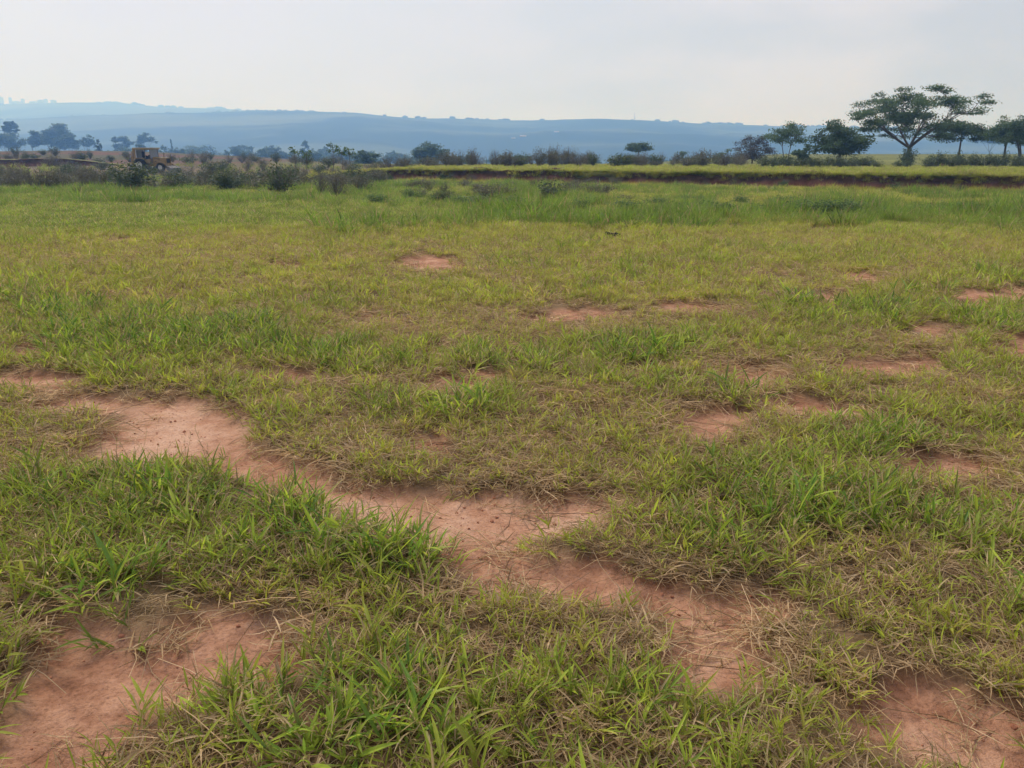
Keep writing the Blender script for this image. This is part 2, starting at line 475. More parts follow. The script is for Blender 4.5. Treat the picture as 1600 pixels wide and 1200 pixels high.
# ================================================================== ground sheet (polar grid to the horizon)
def build_ground():
    fine = np.arange(-48, 48.01, 0.22)
    coarse = np.arange(48 + 4, 360 - 48 - 1, 4.0)
    ang = np.radians(np.concatenate([fine, coarse]))
    radii = [0.35]
    while radii[-1] < 6200:
        r = radii[-1]
        radii.append(r + max(0.03, r * (0.0125 if r < 14 else 0.02)))
    radii = np.array(radii)
    na, nr = len(ang), len(radii)
    A, RR = np.meshgrid(ang, radii)
    X = RR * np.sin(A); Y = RR * np.cos(A)
    bare = field(BARE, X.ravel(), Y.ravel()).reshape(X.shape)
    Z = terr(X, Y, bare=bare)
    V = np.stack([X.ravel(), Y.ravel(), Z.ravel()], 1)
    i = np.arange(nr - 1)[:, None]; j = np.arange(na)[None, :]
    j2 = (j + 1) % na
    F = np.stack([(i * na + j), (i * na + j2), ((i + 1) * na + j2), ((i + 1) * na + j)], -1).reshape(-1, 4)
    F = F[:, ::-1]
    c0 = len(V)
    V = np.vstack([V, [[0, 0, tz(0, 0)]]])
    x, y = V[:, 0], V[:, 1]
    r = np.hypot(x, y)
    # albedo of the cover by place
    def colr(c):
        return np.array(c)[None, :]
    n1 = fbm(x * .6, y * .6, 81)[:, None]; n2 = fbm(x / 9, y / 9, 83)[:, None]
    thatch = colr((0.17, 0.115, 0.066)) * (0.7 + 0.6 * n1)
    pasture = colr((0.125, 0.135, 0.036)) * (0.7 + 0.6 * n2)
    alb = thatch * (1 - sst(18, 45, r)[:, None]) + pasture * sst(18, 45, r)[:, None]
    # ploughed red earth on the left rise
    red = (sst(-24, -50, x) * sst(98, 125, y) * (1 - sst(240, 300, y)))[:, None]
    brn = (sst(-4, -16, x) * sst(56, 74, y) * (1 - sst(100, 125, y)))[:, None]
    alb = alb * (1 - brn) + brn * colr((0.135, 0.105, 0.070)) * (0.6 + 0.8 * n2)
    stripes = fbm(x / 60, y / 5, 87)[:, None]
    alb = alb * (1 - red) + red * (colr((0.105, 0.058, 0.045)) * (1 - sst(.46, .58, stripes)) + colr((0.075, 0.072, 0.042)) * sst(.46, .58, stripes))
    # far country: woods, scrub and a few paler fields
    far = sst(300, 700, r)[:, None]
    fn = fbm(x / 330, y / 120, 91, 5)[:, None]
    wood = colr((0.014, 0.026, 0.014)); scrub = colr((0.062, 0.080, 0.040)); pale = colr((0.085, 0.098, 0.050))
    fc = wood + (scrub - wood) * sst(.40, .52, fn) + (pale - scrub) * sst(.58, .68, fn)
    alb = alb * (1 - far) + fc * far
    b = np.append(bare.ravel(), 0) * (1 - sst(60, 80, r))
    pale_ = field(PALE, x, y, 1.4, .2, .2)
    me = mesh_from('ground', V, F, M['ground'], {'albedo': np.hstack([alb, np.ones((len(alb), 1))]), 'bare': b, 'crust': pale_}, smooth=True)
    o = link('ground', me)
    kind(o, 'structure')
    # close the hole under the camera
    n0 = np.arange(na)
    cap = np.stack([n0, (n0 + 1) % na, np.full(na, c0)], 1)
    me2 = mesh_from('ground_cap', V[np.append(n0, c0)], np.stack([np.arange(na), (np.arange(na) + 1) % na, np.full(na, na)], 1)[:, ::-1],
                    M['ground'], {'albedo': np.hstack([alb[np.append(n0, c0)], np.ones((na + 1, 1))]), 'bare': b[np.append(n0, c0)], 'crust': b[np.append(n0, c0)] * 0}, smooth=True)
    import bmesh
    bm = bmesh.new(); bm.from_mesh(me); bm.from_mesh(me2)
    bmesh.ops.remove_doubles(bm, verts=[v for v in bm.verts if v.co.x ** 2 + v.co.y ** 2 < 0.2], dist=1e-4)
    bm.to_mesh(me); bm.free()
    bpy.data.meshes.remove(me2)
    return o
build_ground()

# ================================================================== cut banks
def bank(name, A, B, base_fn, height_fn, label, top_back, seed, dark, redc, rough=1.0):
    A = Vector(A); B = Vector(B)
    d = (B - A); Lh = d.length; d.normalize()
    n = Vector((-d.y, d.x))
    if n.y < 0:
        n = -n
    ns = int(Lh / 0.16)
    # profile: (offset behind foot line, fraction of height)
    prof = [(-0.55, -0.30), (-0.28, -0.04), (-0.10, 0.06), (0.02, 0.16), (0.10, 0.28), (0.16, 0.40), (0.20, 0.52), (0.25, 0.64),
            (0.27, 0.75), (0.24, 0.86), (0.20, 0.94), (0.24, 1.0), (0.45, 1.03), (0.9, 1.03), (1.7, 1.02), (top_back, 1.0), (top_back + 0.8, 0.80)]
    npf = len(prof)
    s = np.linspace(0, Lh, ns + 1)
    V = np.zeros((ns + 1, npf, 3)); C = np.zeros((ns + 1, npf, 4)); C[..., 3] = 1
    wob = (fbm(s / 3.5, s * 0 + seed, seed, 4) - .5) * 2.0 + (fbm(s / .7, s * 0 + seed, seed + 1, 3) - .5) * .45
    hv = 1 + rough * (fbm(s / 2.2, s * 0 + 5, seed + 2, 4) - .5) * .7 - rough * .4 * sst(.55, .70, fbm(s / 6, s * 0 + 2, seed + 9, 2))
    for k, (o, h) in enumerate(prof):
        w = 1.0 if k < 15 else 0.0
        off = o + wob * w + (fbm(s / .55, s * 0 + k * .8, seed + 3, 3) - .5) * 0.26 * (2 < k < 13)
        X = A.x + d.x * s + n.x * off; Y = A.y + d.y * s + n.y * off
        base = base_fn(A.x + d.x * s, A.y + d.y * s)
        H = height_fn(s, Lh)
        V[:, k, 0] = X; V[:, k, 1] = Y
        V[:, k, 2] = base + H * (h * hv if h <= 1 and k < 13 else (h - 1) + hv) if k < 14 else base + H * h
        nz = fbm(s / 1.4, s * 0 + k * .7, seed + 7, 3)[:, None]
        t = float(np.clip((h - 0.30) / 0.35, 0, 1))
        c = np.array(redc)[None] * (1 - t) + np.array(dark)[None] * t
        c = c * (0.6 + .8 * nz)
        if k >= 12:
            c = np.array((0.125, 0.135, 0.036))[None] * (0.7 + .6 * nz)
        C[:, k, :3] = c
    i = np.arange(ns)[:, None]; j = np.arange(npf - 1)[None]
    F = np.stack([i * npf + j, (i + 1) * npf + j, (i + 1) * npf + j + 1, i * npf + j + 1], -1).reshape(-1, 4)
    me = mesh_from(name, V.reshape(-1, 3), F, M['bank'], {'albedo': C.reshape(-1, 4)}, smooth=False)
    o = link(name, me)
    kind(o, 'structure')
    o['label'] = label
    return o

bank('cut_bank', BANK_A - BANK_D * 25, BANK_B + BANK_D * 14,
     lambda x, y: terr(x, y, micro=False) - 0.02, lambda s, L: 0.97 * (1 - sst(L - 20, L - 1, s)) + .02,
     'low vertical cut of dark over red earth with grassy lip', 3.2, 11, (0.092, 0.056, 0.050), (0.235, 0.105, 0.078))
LB_A = Vector(pt(-260, 243, 100)[:2]); LB_B = Vector(pt(215, 243, 110)[:2])
bank('earth_cut', LB_A, LB_B, lambda x, y: terr(x, y, micro=False) - 0.05,
     lambda s, L: 1.0 * (1 - sst(L * .7, L, s)) + .02,
     'low brown earth cut below the ploughed red rise', 4.0, 23, (0.090, 0.056, 0.048), (0.15, 0.080, 0.062), .25)

# ================================================================== grass prototypes
class Tri:
    """collects blades with dryness and random attributes"""
    def __init__(s):
        s.v = []; s.f = []; s.dry = []; s.rnd = []
    def add(s, vs, fs, dry, rnd):
        b = len(s.v); s.v += vs
        s.f += [tuple(b + i for i in f) for f in fs]
        s.dry += dry; s.rnd += [rnd] * len(vs)
    def leaf(s, base, az, el, length, width, bend, dry0, dry1, rnd, segs=4, fold=0.25, twist=0.0):
        p = Vector(base); side = Vector((-math.sin(az), math.cos(az), 0))
        vs = []; fs = []; dr = []
        e = el
        for k in range(segs + 1):
            t = k / segs
            w = width * (0.45 + 0.55 * min(1, t * 3.2)) * (1 - max(0, (t - .35) / .65) ** 1.6)
            d = Vector((math.cos(az) * math.cos(e), math.sin(az) * math.cos(e), math.sin(e)))
            up = side.cross(d) * -1
            sd = (side * math.cos(twist * t) + up * math.sin(twist * t))
            dd = dry0 + (dry1 - dry0) * t
            if k == segs:
                vs.append(tuple(p)); dr.append(dd)
            else:
                q = p + up * w * fold
                vs += [tuple(q - sd * w * .5), tuple(p), tuple(q + sd * w * .5)]; dr += [dd] * 3
            p = p + d * (length / segs)
            e -= bend / segs
            if p.z < 0.004 and e < 0:
                e = abs(e) * .1; p.z = max(p.z, 0.004)
        for k in range(segs - 1):
            a = k * 3
            fs += [(a, a + 1, a + 4, a + 3), (a + 1, a + 2, a + 5, a + 4)]
        a = (segs - 1) * 3
        fs += [(a, a + 1, a + 3), (a + 1, a + 2, a + 3)]
        s.add(vs, fs, dr, rnd)
    def stem(s, pts, r0, r1, dry, rnd):
        vs = []; fs = []
        n = len(pts)
        for k, p in enumerate(pts):
            p = Vector(p)
            d = (Vector(pts[min(k + 1, n - 1)]) - Vector(pts[max(k - 1, 0)])).normalized()
            a = d.orthogonal().normalized(); b = d.cross(a)
            r = r0 + (r1 - r0) * k / (n - 1)
            for q in range(3):
                t = q * 2.0944
                vs.append(tuple(p + (a * math.cos(t) + b * math.sin(t)) * r))
        for k in range(n - 1):
            for q in range(3):
                fs.append((k * 3 + q, k * 3 + (q + 1) % 3, k * 3 + 3 + (q + 1) % 3, k * 3 + 3 + q))
        s.add(vs, fs, [dry] * len(vs), rnd)
    def mesh(s, name):
        return mesh_from(name, s.v, s.f, M['grass'], {'dry': s.dry, 'rnd': s.rnd})

rd = random.Random(5)
U = rd.uniform

def tiller(T, base, az, el, length, nleaf, lw, ll, dryness):
    """a creeping stem with alternate broad leaves"""
    p = Vector(base); e = el; pts = [tuple(p)]; nod = []
    for k in range(4):
        d = Vector((math.cos(az) * math.cos(e), math.sin(az) * math.cos(e), math.sin(e)))
        p = p + d * length / 4; e += U(-.05, .22); pts.append(tuple(p)); nod.append((tuple(p), e))
    r = rd.random()
    T.stem(pts, 0.0016, 0.0009, min(1, .25 + dryness), r)
    for k in range(nleaf):
        t = (k + .5 + U(-.3, .3)) / nleaf * 3.99
        i = min(3, int(t)); fr = t - i
        a = Vector(pts[i]); b = Vector(pts[i + 1]); q = a.lerp(b, fr)
        la = az + (1 if k % 2 else -1) * U(.35, 1.25) + U(-.2, .2)
        low = (k / max(1, nleaf - 1)) < .3
        dr = 1.0 if rd.random() < (0.55 if low else dryness) else 0.0
        tip = 1.0 if rd.random() < .15 else dr
        T.leaf(tuple(q), la, U(.35, 1.15), ll * U(.5, 1.3), lw * U(.55, 1.2) * (0.65 if dr else 1), U(-.1, .85), dr * .9, tip, rd.random(), fold=.22, twist=U(-.5, .5))

def proto_green(n=6, spread=.06, lw=.0095, ll=.085, dryness=.2, up=(.25, 1.2), L=(.04, .10)):
    T = Tri()
    for _ in range(n):
        a = U(0, 6.283); rr = spread * math.sqrt(rd.random())
        tiller(T, (rr * math.cos(a), rr * math.sin(a), -.005), a + U(-.9, .9), U(*up), U(*L), rd.randint(4, 6), lw, ll, dryness)
    for _ in range(n * 2):           # dead leaves at the foot
        a = U(0, 6.283); rr = spread * 1.4 * math.sqrt(rd.random())
        T.leaf((rr * math.cos(a), rr * math.sin(a), U(0, .02)), U(0, 6.283), U(-.05, .5), U(.05, .13), U(.003, .0065), U(0, 1.2), 1, 1, rd.random(), segs=3, twist=U(-2, 2))
    return T

def proto_seed():
    """a tuft that has sent up thin seed stalks"""
    T = proto_green(4, .06, .008, .09, .3)
    for _ in range(rd.randint(1, 3)):
        a = U(0, 6.28); h = U(.14, .26); l = U(.03, .1); x0, y0 = U(-.03, .03), U(-.03, .03); c = rd.random()
        tip = Vector((x0 + l * math.cos(a), y0 + l * math.sin(a), h))
        T.stem([(x0, y0, 0), (x0 + l * .3 * math.cos(a), y0 + l * .3 * math.sin(a), h * .55), tuple(tip)], .0012, .0007, .75, c)
        for k in range(5):
            q = tip - Vector((l * .1 * math.cos(a) * k, l * .1 * math.sin(a) * k, .014 * k))
            T.leaf(tuple(q), a + U(-1, 1), U(-.2, .9), U(.02, .035), .004, .4, .8, 1, c, segs=2)
    return T

def proto_straw(n=24, spread=.09):
    T = Tri()
    for _ in range(n):
        a = U(0, 6.283); rr = spread * math.sqrt(rd.random())
        T.leaf((rr * math.cos(a), rr * math.sin(a), U(.001, .03)), U(0, 6.283), U(-.15, .45), U(.05, .16), U(.0028, .0075), U(-.2, 1.1), 1, 1, rd.random() ** .8, segs=4, twist=U(-3, 3), fold=.3)
    for _ in range(4):
        a = U(0, 6.283); z = U(.004, .03); h = U(.06, .16)
        x0, y0 = U(-.06, .06), U(-.06, .06); b = U(-.4, .4)
        T.stem([(x0, y0, z), (x0 + h * math.cos(a), y0 + h * math.sin(a), z + U(-.01, .02)), (x0 + h * math.cos(a) + h * math.cos(a + b), y0 + h * math.sin(a) + h * math.sin(a + b), max(.003, z + U(-.02, .02)))], .0016, .0012, 1, rd.random())
    return T

def proto_patch(n=34, spread=.26, lw=.010, ll=.115, hgt=(.05, .13), dryness=.3):
    """a wider piece of sward for the farther field"""
    T = Tri()
    for _ in range(n):
        a = U(0, 6.283); rr = spread * math.sqrt(rd.random()); px, py = rr * math.cos(a), rr * math.sin(a)
        a2 = U(0, 6.283); h = U(*hgt)
        for k in range(rd.randint(4, 6)):
            dr = 1.0 if rd.random() < dryness else 0.0
            T.leaf((px + U(-.02, .02), py + U(-.02, .02), h * U(-.05, .55)), a2 + U(-1.8, 1.8), U(.35, 1.35), ll * U(.6, 1.3), lw * U(.6, 1.2) * (.7 if dr else 1), U(.2, 1.3), dr, max(dr, 1.0 * (rd.random() < .12)), rd.random(), segs=3)
    return T

def proto_tall(n=26, spread=.2, L=(.35, .75)):
    T = Tri()
    for _ in range(n):
        a = U(0, 6.283); rr = spread * math.sqrt(rd.random())
        dr = 1.0 if rd.random() < .14 else 0.0
        b = (rr * math.cos(a), rr * math.sin(a), 0)
        T.leaf(b, a + U(-1, 1), U(.8, 1.5), U(*L), U(.012, .02), U(.2, 1.3), dr, max(dr, .1), U(0, .6), segs=4)
        if rd.random() < .6:
            T.leaf((b[0], b[1], U(.05, .25)), U(0, 6.28), U(.3, 1.1), U(.18, .4), U(.012, .022), U(.3, 1.4), dr, dr, U(0, .6), segs=3)
    return T

PROTOS = {
    'green': [proto_green(rd.randint(4, 7)) for _ in range(7)] +
             [proto_green(4, .06, .012, .115, .08, (.5, 1.4), (.05, .12)) for _ in range(4)] + [proto_seed() for _ in range(2)],
    'worn': [proto_green(6, .08, .0066, .068, .45, (.1, .85), (.04, .10)) for _ in range(7)],
    'straw': [proto_straw(rd.randint(18, 28)) for _ in range(8)],
    'patch': [proto_patch(dryness=.16) for _ in range(6)] + [proto_patch(dryness=.36, lw=.009, ll=.11) for _ in range(5)],
    'tall': [proto_tall() for _ in range(6)],
}

def scatter(name, sets, label=None, cat=None):
    """one object holding a point cloud whose points carry blades (sets: list of (proto meshes, pts, rot, scale, tint))"""
    coll = bpy.data.collections.new(name + '_pieces')
    idx0 = 0; P = []; RO = []; S = []; T = []; I = []
    k = 0
    for meshes, pts, rot, sc, tint in sets:
        for me in meshes:
            ob = bpy.data.objects.new('piece_%03d' % k, me); coll.objects.link(ob); k += 1
        n = len(pts)
        P.append(pts); RO.append(rot); S.append(sc); T.append(tint)
        I.append(RNG.integers(idx0, idx0 + len(meshes), n))
        idx0 += len(meshes)
    P = np.vstack(P); RO = np.vstack(RO); S = np.concatenate(S); T = np.concatenate(T); I = np.concatenate(I)
    me = bpy.data.meshes.new(name)
    me.vertices.add(len(P)); me.vertices.foreach_set('co', P.astype(np.float32).ravel())
    def fa(n, arr, typ='FLOAT', key='value'):
        a = me.attributes.new(n, typ, 'POINT'); a.data.foreach_set(key, arr)
    fa('rot', RO.astype(np.float32).ravel(), 'FLOAT_VECTOR', 'vector')
    fa('scl', S.astype(np.float32)); fa('tint', np.clip(T, 0, 1).astype(np.float32))
    fa('rndi', RNG.random(len(P)).astype(np.float32)); fa('pick', I.astype(np.int32), 'INT')
    o = link(name, me)
    ng = bpy.data.node_groups.new(name + '_scatter', 'GeometryNodeTree')
    ng.interface.new_socket('Geometry', in_out='INPUT', socket_type='NodeSocketGeometry')
    ng.interface.new_socket('Geometry', in_out='OUTPUT', socket_type='NodeSocketGeometry')
    N, L = ng.nodes, ng.links
    gi = N.new('NodeGroupInput'); go = N.new('NodeGroupOutput')
    ci = N.new('GeometryNodeCollectionInfo'); ci.inputs['Collection'].default_value = coll
    ci.inputs['Separate Children'].default_value = True; ci.inputs['Reset Children'].default_value = True
    iop = N.new('GeometryNodeInstanceOnPoints'); iop.inputs['Pick Instance'].default_value = True
    def na(n, t):
        a = N.new('GeometryNodeInputNamedAttribute'); a.data_type = t; a.inputs['Name'].default_value = n; return a
    r = na('rot', 'FLOAT_VECTOR'); s = na('scl', 'FLOAT'); p = na('pick', 'INT')
    e2r = N.new('FunctionNodeEulerToRotation')
    L.new(gi.outputs[0], iop.inputs['Points']); L.new(ci.outputs[0], iop.inputs['Instance'])
    L.new(p.outputs['Attribute'], iop.inputs['Instance Index'])
    L.new(r.outputs['Attribute'], e2r.inputs[0]); L.new(e2r.outputs[0], iop.inputs['Rotation'])
    L.new(s.outputs['Attribute'], iop.inputs['Scale'])
    L.new(iop.outputs[0], go.inputs[0])
    md = o.modifiers.new('scatter', 'NODES'); md.node_group = ng
    kind(o, 'stuff', label, cat)
    return o

def sample(y0, y1, dens, wedge=0.80, pad=1.2):
    """even random points in the strip of field between two distances"""
    x1 = wedge * y1 + pad
    n = int(2 * x1 * (y1 - y0) * dens)
    x = RNG.uniform(-x1, x1, n); y = RNG.uniform(y0, y1, n)
    k = np.abs(x) < wedge * y + pad
    return x[k], y[k]

def rots(n, tilt=.22):
    return np.stack([RNG.normal(0, tilt, n), RNG.normal(0, tilt, n), RNG.uniform(0, 6.283, n)], 1)

def masks(x, y):
    b = field(BARE, x, y); s = field(STRAW, x, y, 1.5, .3, .2); l = field(LUSH, x, y, 1.6, .2, .2)
    n = fbm(x * .9, y * .9, 101); n2 = fbm(x * 3.1, y * 3.1, 103, 3); n3 = fbm(x / 6, y / 6, 107)
    lush = np.clip(0.40 + 0.48 * l - 0.36 * s - 0.22 * sst(7, 10, np.hypot(x, y)) * (1 - sst(16, 19, np.hypot(x, y))) + (n - .5) * 1.0 + (n2 - .5) * .7 + (n3 - .5) * .5, 0, 1)
    return b, s, l, lush

def lower_field(x, y):
    s, t = bank_st(x, y)
    return (t < 0.2) | (s > BANK_L + 6)

def build_grass():
    G = {k: [] for k in PROTOS}
    def put(kind_, x, y, sc, tint, tilt=.22, dz=0.0):
        if len(x) == 0:
            return
        z = terr(x, y) + dz
        G[kind_].append((np.stack([x, y, z], 1), rots(len(x), tilt), sc, tint))
    # --- near sward 0.9 - 8 m
    for y0, y1, dens, sc0 in ((0.9, 4.5, 300, .92), (4.5, 8.5, 200, 1.05), (8.5, 17, 80, 1.45)):
        x, y = sample(y0, y1, dens, 0.86, 1.0)
        b, s, l, lush = masks(x, y)
        lush = np.clip(lush * .9 + .08 + (fbm(x * 2.0, y * 2.0, 203, 3) - .5) * .55, 0, 1)
        d = RNG.random(len(x))
        edge = 1 - np.clip(b * 1.25, 0, 1)
        g = (d < edge ** 1.5 * (0.26 + 0.64 * lush)) & (b < .8)
        w = ~g & (RNG.random(len(x)) < np.maximum(edge ** 1.3 * (0.42 + .3 * s), .006 * (b < .97)))
        put('green', x[g], y[g], sc0 * (0.55 + 0.68 * lush[g]) * RNG.uniform(.75, 1.2, g.sum()), lush[g] * 1.1 + RNG.normal(0, .15, g.sum()))
        put('worn', x[w], y[w], sc0 * RNG.uniform(.75, 1.15, w.sum()), lush[w] * .8 + .18 + RNG.normal(0, .12, w.sum()), .3)
        x, y = sample(y0, y1, dens * (.62 if y0 < 8 else .36), 0.86, 1.0)
        b, s, l, lush = masks(x, y)
        q = RNG.random(len(x)) < np.clip((0.34 + 0.75 * s - 0.32 * lush) * np.clip(1.10 - b ** 1.5, 0, 1), 0.0, 1)
        q |= (RNG.random(len(x)) < .035)
        put('straw', x[q], y[q], sc0 * RNG.uniform(.6, 1.25, q.sum()), lush[q] * 0, .08)
    # --- middle and far field
    for y0, y1, dens, sc0 in ((17, 28, 20, .95), (28, 48, 11, 1.15), (48, 86, 5, 1.5)):
        x, y = sample(y0, y1, dens, 0.80, 3.0)
        k = lower_field(x, y); x, y = x[k], y[k]
        b, s, l, lush = masks(x, y)
        big = fbm(x / 3.5, y / 3.5, 113)
        k = (b < .55) & (RNG.random(len(x)) < .9)
        sc = sc0 * RNG.uniform(.7, 1.25, len(x)) * (.45 + 1.1 * fbm(x / 1.3, y / 1.3, 117, 3))
        r = np.hypot(x, y)
        tn = .12 + lush * .55 + .40 * sst(16, 24, r) * (x < 2) + .28 * sst(16, 22, r) + (big - .5) * .6
        tn = tn - .25 * (1 - sst(9, 15, np.abs(r - 40))) * (x > -6)
        put('patch', x[k], y[k], sc[k], tn[k], .15)
    # worn band 9 - 17 m gets sward pieces too
    x, y = sample(8.5, 17, 26, .84, 2)
    b, s, l, lush = masks(x, y)
    n5 = fbm(x * 1.3, y * 1.3, 207, 3)
    k = (b < .35) & (RNG.random(len(x)) < .25 + .8 * sst(.4, .6, n5))
    put('patch', x[k], y[k], RNG.uniform(.4, .75, k.sum()) * (.5 + n5[k]), lush[k] * .6 + .10, .15)
    # --- rank growth in front of the cut, right of centre, and round the scrub on the left
    x, y = sample(16, 60, 12.0, .80, 3)
    k = lower_field(x, y); x, y = x[k], y[k]
    r = np.hypot(x, y); n = fbm(x / 2.8, y / 2.8, 127); n4 = fbm(x / 7, y / 5, 128)
    yw = y + (fbm(x / 3, y / 3, 129, 4) - .5) * 11
    band = sst(16.5, 20, yw) * (1 - .75 * sst(27, 34, y)) * sst(-5, 2, x) + .30 * sst(26, 34, y) * (x < 2)
    k = RNG.random(len(x)) < np.clip(band * sst(.40, .56, n * .55 + n4 * .45) * 1.4, 0, 1)
    put('tall', x[k], y[k], RNG.uniform(.45, 1.1, k.sum()) * (.15 + 1.5 * n[k] ** 1.3), .92 + (n[k] - .5) * 1.0, .18)
    # rough growth round the scrub, the brown cut and up the red rise
    n0 = 5200
    y = RNG.uniform(60, 170, n0); x = (RNG.uniform(-120, 600, n0) - 800) / FPX * y * CP
    n = fbm(x / 8, y / 8, 135)
    k = (RNG.random(n0) < np.where(y < 108, .5, .0) * sst(.3, .55, n)) & ((bank_st(x, y)[1] < 0) | (bank_st(x, y)[0] > BANK_L + 4))
    k &= ~((np.abs(x + 43) < 4.5) & (y > 80) & (y < 102))
    put('tall', x[k], y[k], RNG.uniform(.6, 1.4, k.sum()), .72 + (n[k] - .5) * 1.0, .2)
    # fringe at the foot of the cut
    n0 = 1500
    s = RNG.uniform(-22, BANK_L + 6, n0); t = -RNG.uniform(.1, 1.6, n0)
    x = BANK_A.x + BANK_D.x * s + BANK_N.x * t; y = BANK_A.y + BANK_D.y * s + BANK_N.y * t
    n = fbm(s / 2.5, s * 0, 137)
    k = RNG.random(n0) < sst(.3, .6, n)
    put('tall', x[k], y[k], RNG.uniform(.3, .9, k.sum()) * (.4 + n[k]), .2 + RNG.normal(0, .2, k.sum()), .2)
    # grass hanging over the lip of the cut
    n0 = 1100
    s = RNG.uniform(-22, BANK_L + 4, n0); t = RNG.uniform(.05, .45, n0)
    wob = (fbm((s + 25) / 3.5, s * 0 + 11, 11, 4) - .5) * 2.0 + (fbm((s + 25) / .7, s * 0 + 11, 12, 3) - .5) * .45
    x = BANK_A.x + BANK_D.x * s + BANK_N.x * (t + wob); y = BANK_A.y + BANK_D.y * s + BANK_N.y * (t + wob)
    zz = terr(BANK_A.x + BANK_D.x * s, BANK_A.y + BANK_D.y * s, micro=False) + .80 + RNG.uniform(-.3, .1, n0) ** 1
    k = RNG.random(n0) < sst(.35, .6, fbm(s / 1.8, s * 0 + 7, 139)) * .9
    rt = rots(n0, .35); rt[:, 0] += .35
    G['tall'].append((np.stack([x, y, zz], 1)[k], rt[k], RNG.uniform(.35, .85, n0)[k], .35 + RNG.normal(0, .2, n0)[k]))
    # --- upper terrace
    s = RNG.uniform(-22, BANK_L + 10, 9000); t = RNG.uniform(0.25, 40, 9000) ** 1.0
    t = np.where(RNG.random(9000) < .35, RNG.uniform(0.15, 1.3, 9000), t)
    x = BANK_A.x + BANK_D.x * s + BANK_N.x * t; y = BANK_A.y + BANK_D.y * s + BANK_N.y * t
    wob = (fbm((s + 25) / 3.5, s * 0 + 11, 11, 4) - .5) * 2.0 + (fbm((s + 25) / .7, s * 0 + 11, 12, 3) - .5) * .45
    lip = t < 3.6
    x = np.where(lip, x + BANK_N.x * wob * (t < 1.7), x); y = np.where(lip, y + BANK_N.y * wob * (t < 1.7), y)
    base = terr(BANK_A.x + BANK_D.x * s, BANK_A.y + BANK_D.y * s, micro=False)
    z = np.where(lip, base + .97 * (1 - sst(BANK_L - 6, BANK_L + 13, s)) - .02, terr(x, y))
    tl = RNG.normal(.55, .25, len(x))
    n = fbm(x / 3, y / 3, 131)
    G['patch'].append((np.stack([x, y, z], 1), rots(len(x), .15), RNG.uniform(1.0, 1.9, len(x)) * (.5 + 1.0 * n), tl * .6 + n * .3 + .08))
    sets = []
    for kname, parts in G.items():
        if kname == 'straw' or not parts:
            continue
        sets.append(([p.mesh('blades') for p in PROTOS[kname]],) + tuple(np.concatenate([q[i] for q in parts]) for i in range(4)))
    scatter('grass', sets, 'short patchy pasture grass, green to yellowed, over the whole field', 'grass')
    pr = G['straw']
    scatter('dry_straw', [([p.mesh('blades') for p in PROTOS['straw']],) + tuple(np.concatenate([q[i] for q in pr]) for i in range(4))],
            'dead straw-coloured grass litter lying around the bare red soil', 'straw')
    print('instances', sum(len(s[1]) for s in sets), sum(len(q[0]) for q in pr))
build_grass()

def build_crumbs():
    me_list = []
    import bmesh
    for k in range(5):
        bm = bmesh.new(); bmesh.ops.create_icosphere(bm, subdivisions=1, radius=1)
        for v in bm.verts:
            v.co *= U(.65, 1.2); v.co.z *= .65
        me = bpy.data.meshes.new('crumb'); bm.to_mesh(me); bm.free(); me.materials.append(M['crumb']); me_list.append(me)
    x, y = sample(0.9, 9, 420, .86, 1)
    b = field(BARE, x, y)
    n = fbm(x * 3, y * 3, 141)
    k = (b > .3) & (RNG.random(len(x)) < .15 + .8 * sst(.45, .65, n))
    x, y = x[k], y[k]
    sc = np.clip(RNG.lognormal(math.log(.0030), .6, len(x)), .001, .016)
    z = terr(x, y) + sc * .25
    scatter('soil_crumbs', [(me_list, np.stack([x, y, z], 1), rots(len(x), .5), sc, x * 0)], 'loose red soil crumbs on the bare patches', 'soil')
build_crumbs()

# ================================================================== woody plants
class Geo:
    def __init__(s):
        s.v = []; s.f = []; s.r = []
    def tube(s, pts, rads, sides=5, rnd=.5):
        n = len(pts); b = len(s.v)
        ref = None
        for k in range(n):
            p = Vector(pts[k])
            d = (Vector(pts[min(k + 1, n - 1)]) - Vector(pts[max(k - 1, 0)]))
            d = d.normalized() if d.length > 1e-6 else Vector((0, 0, 1))
            a = d.orthogonal().normalized() if ref is None else (ref - d * ref.dot(d)).normalized()
            ref = a; c = d.cross(a)
            for q in range(sides):
                t = q * 2 * math.pi / sides
                s.v.append(tuple(p + (a * math.cos(t) + c * math.sin(t)) * rads[k])); s.r.append(rnd)
        for k in range(n - 1):
            for q in range(sides):
                q2 = (q + 1) % sides
                s.f.append((b + k * sides + q, b + k * sides + q2, b + (k + 1) * sides + q2, b + (k + 1) * sides + q))
    def leaf(s, p, size, rnd, rr, asp=.55, flat=.0):
        """a small pointed four-cornered leaf spray"""
        n = Vector((rr.gauss(0, 1), rr.gauss(0, 1), rr.gauss(0, 1) + flat)).normalized()
        a = n.orthogonal().normalized(); c = n.cross(a); t = rr.uniform(0, 6.283)
        e = a * math.cos(t) + c * math.sin(t); g = n.cross(e)
        b = len(s.v); p = Vector(p)
        s.v += [tuple(p - e * size), tuple(p + g * size * asp), tuple(p + e * size), tuple(p - g * size * asp)]
        s.r += [rnd] * 4
        s.f.append((b, b + 1, b + 2, b + 3))
    def mesh(s, name, mat):
        return mesh_from(name, s.v, s.f, mat, {'rnd': s.r})

def bezier(a, b, c, n):
    return [a * (1 - t) ** 2 + b * 2 * t * (1 - t) + c * t * t for t in [k / n for k in range(n + 1)]]

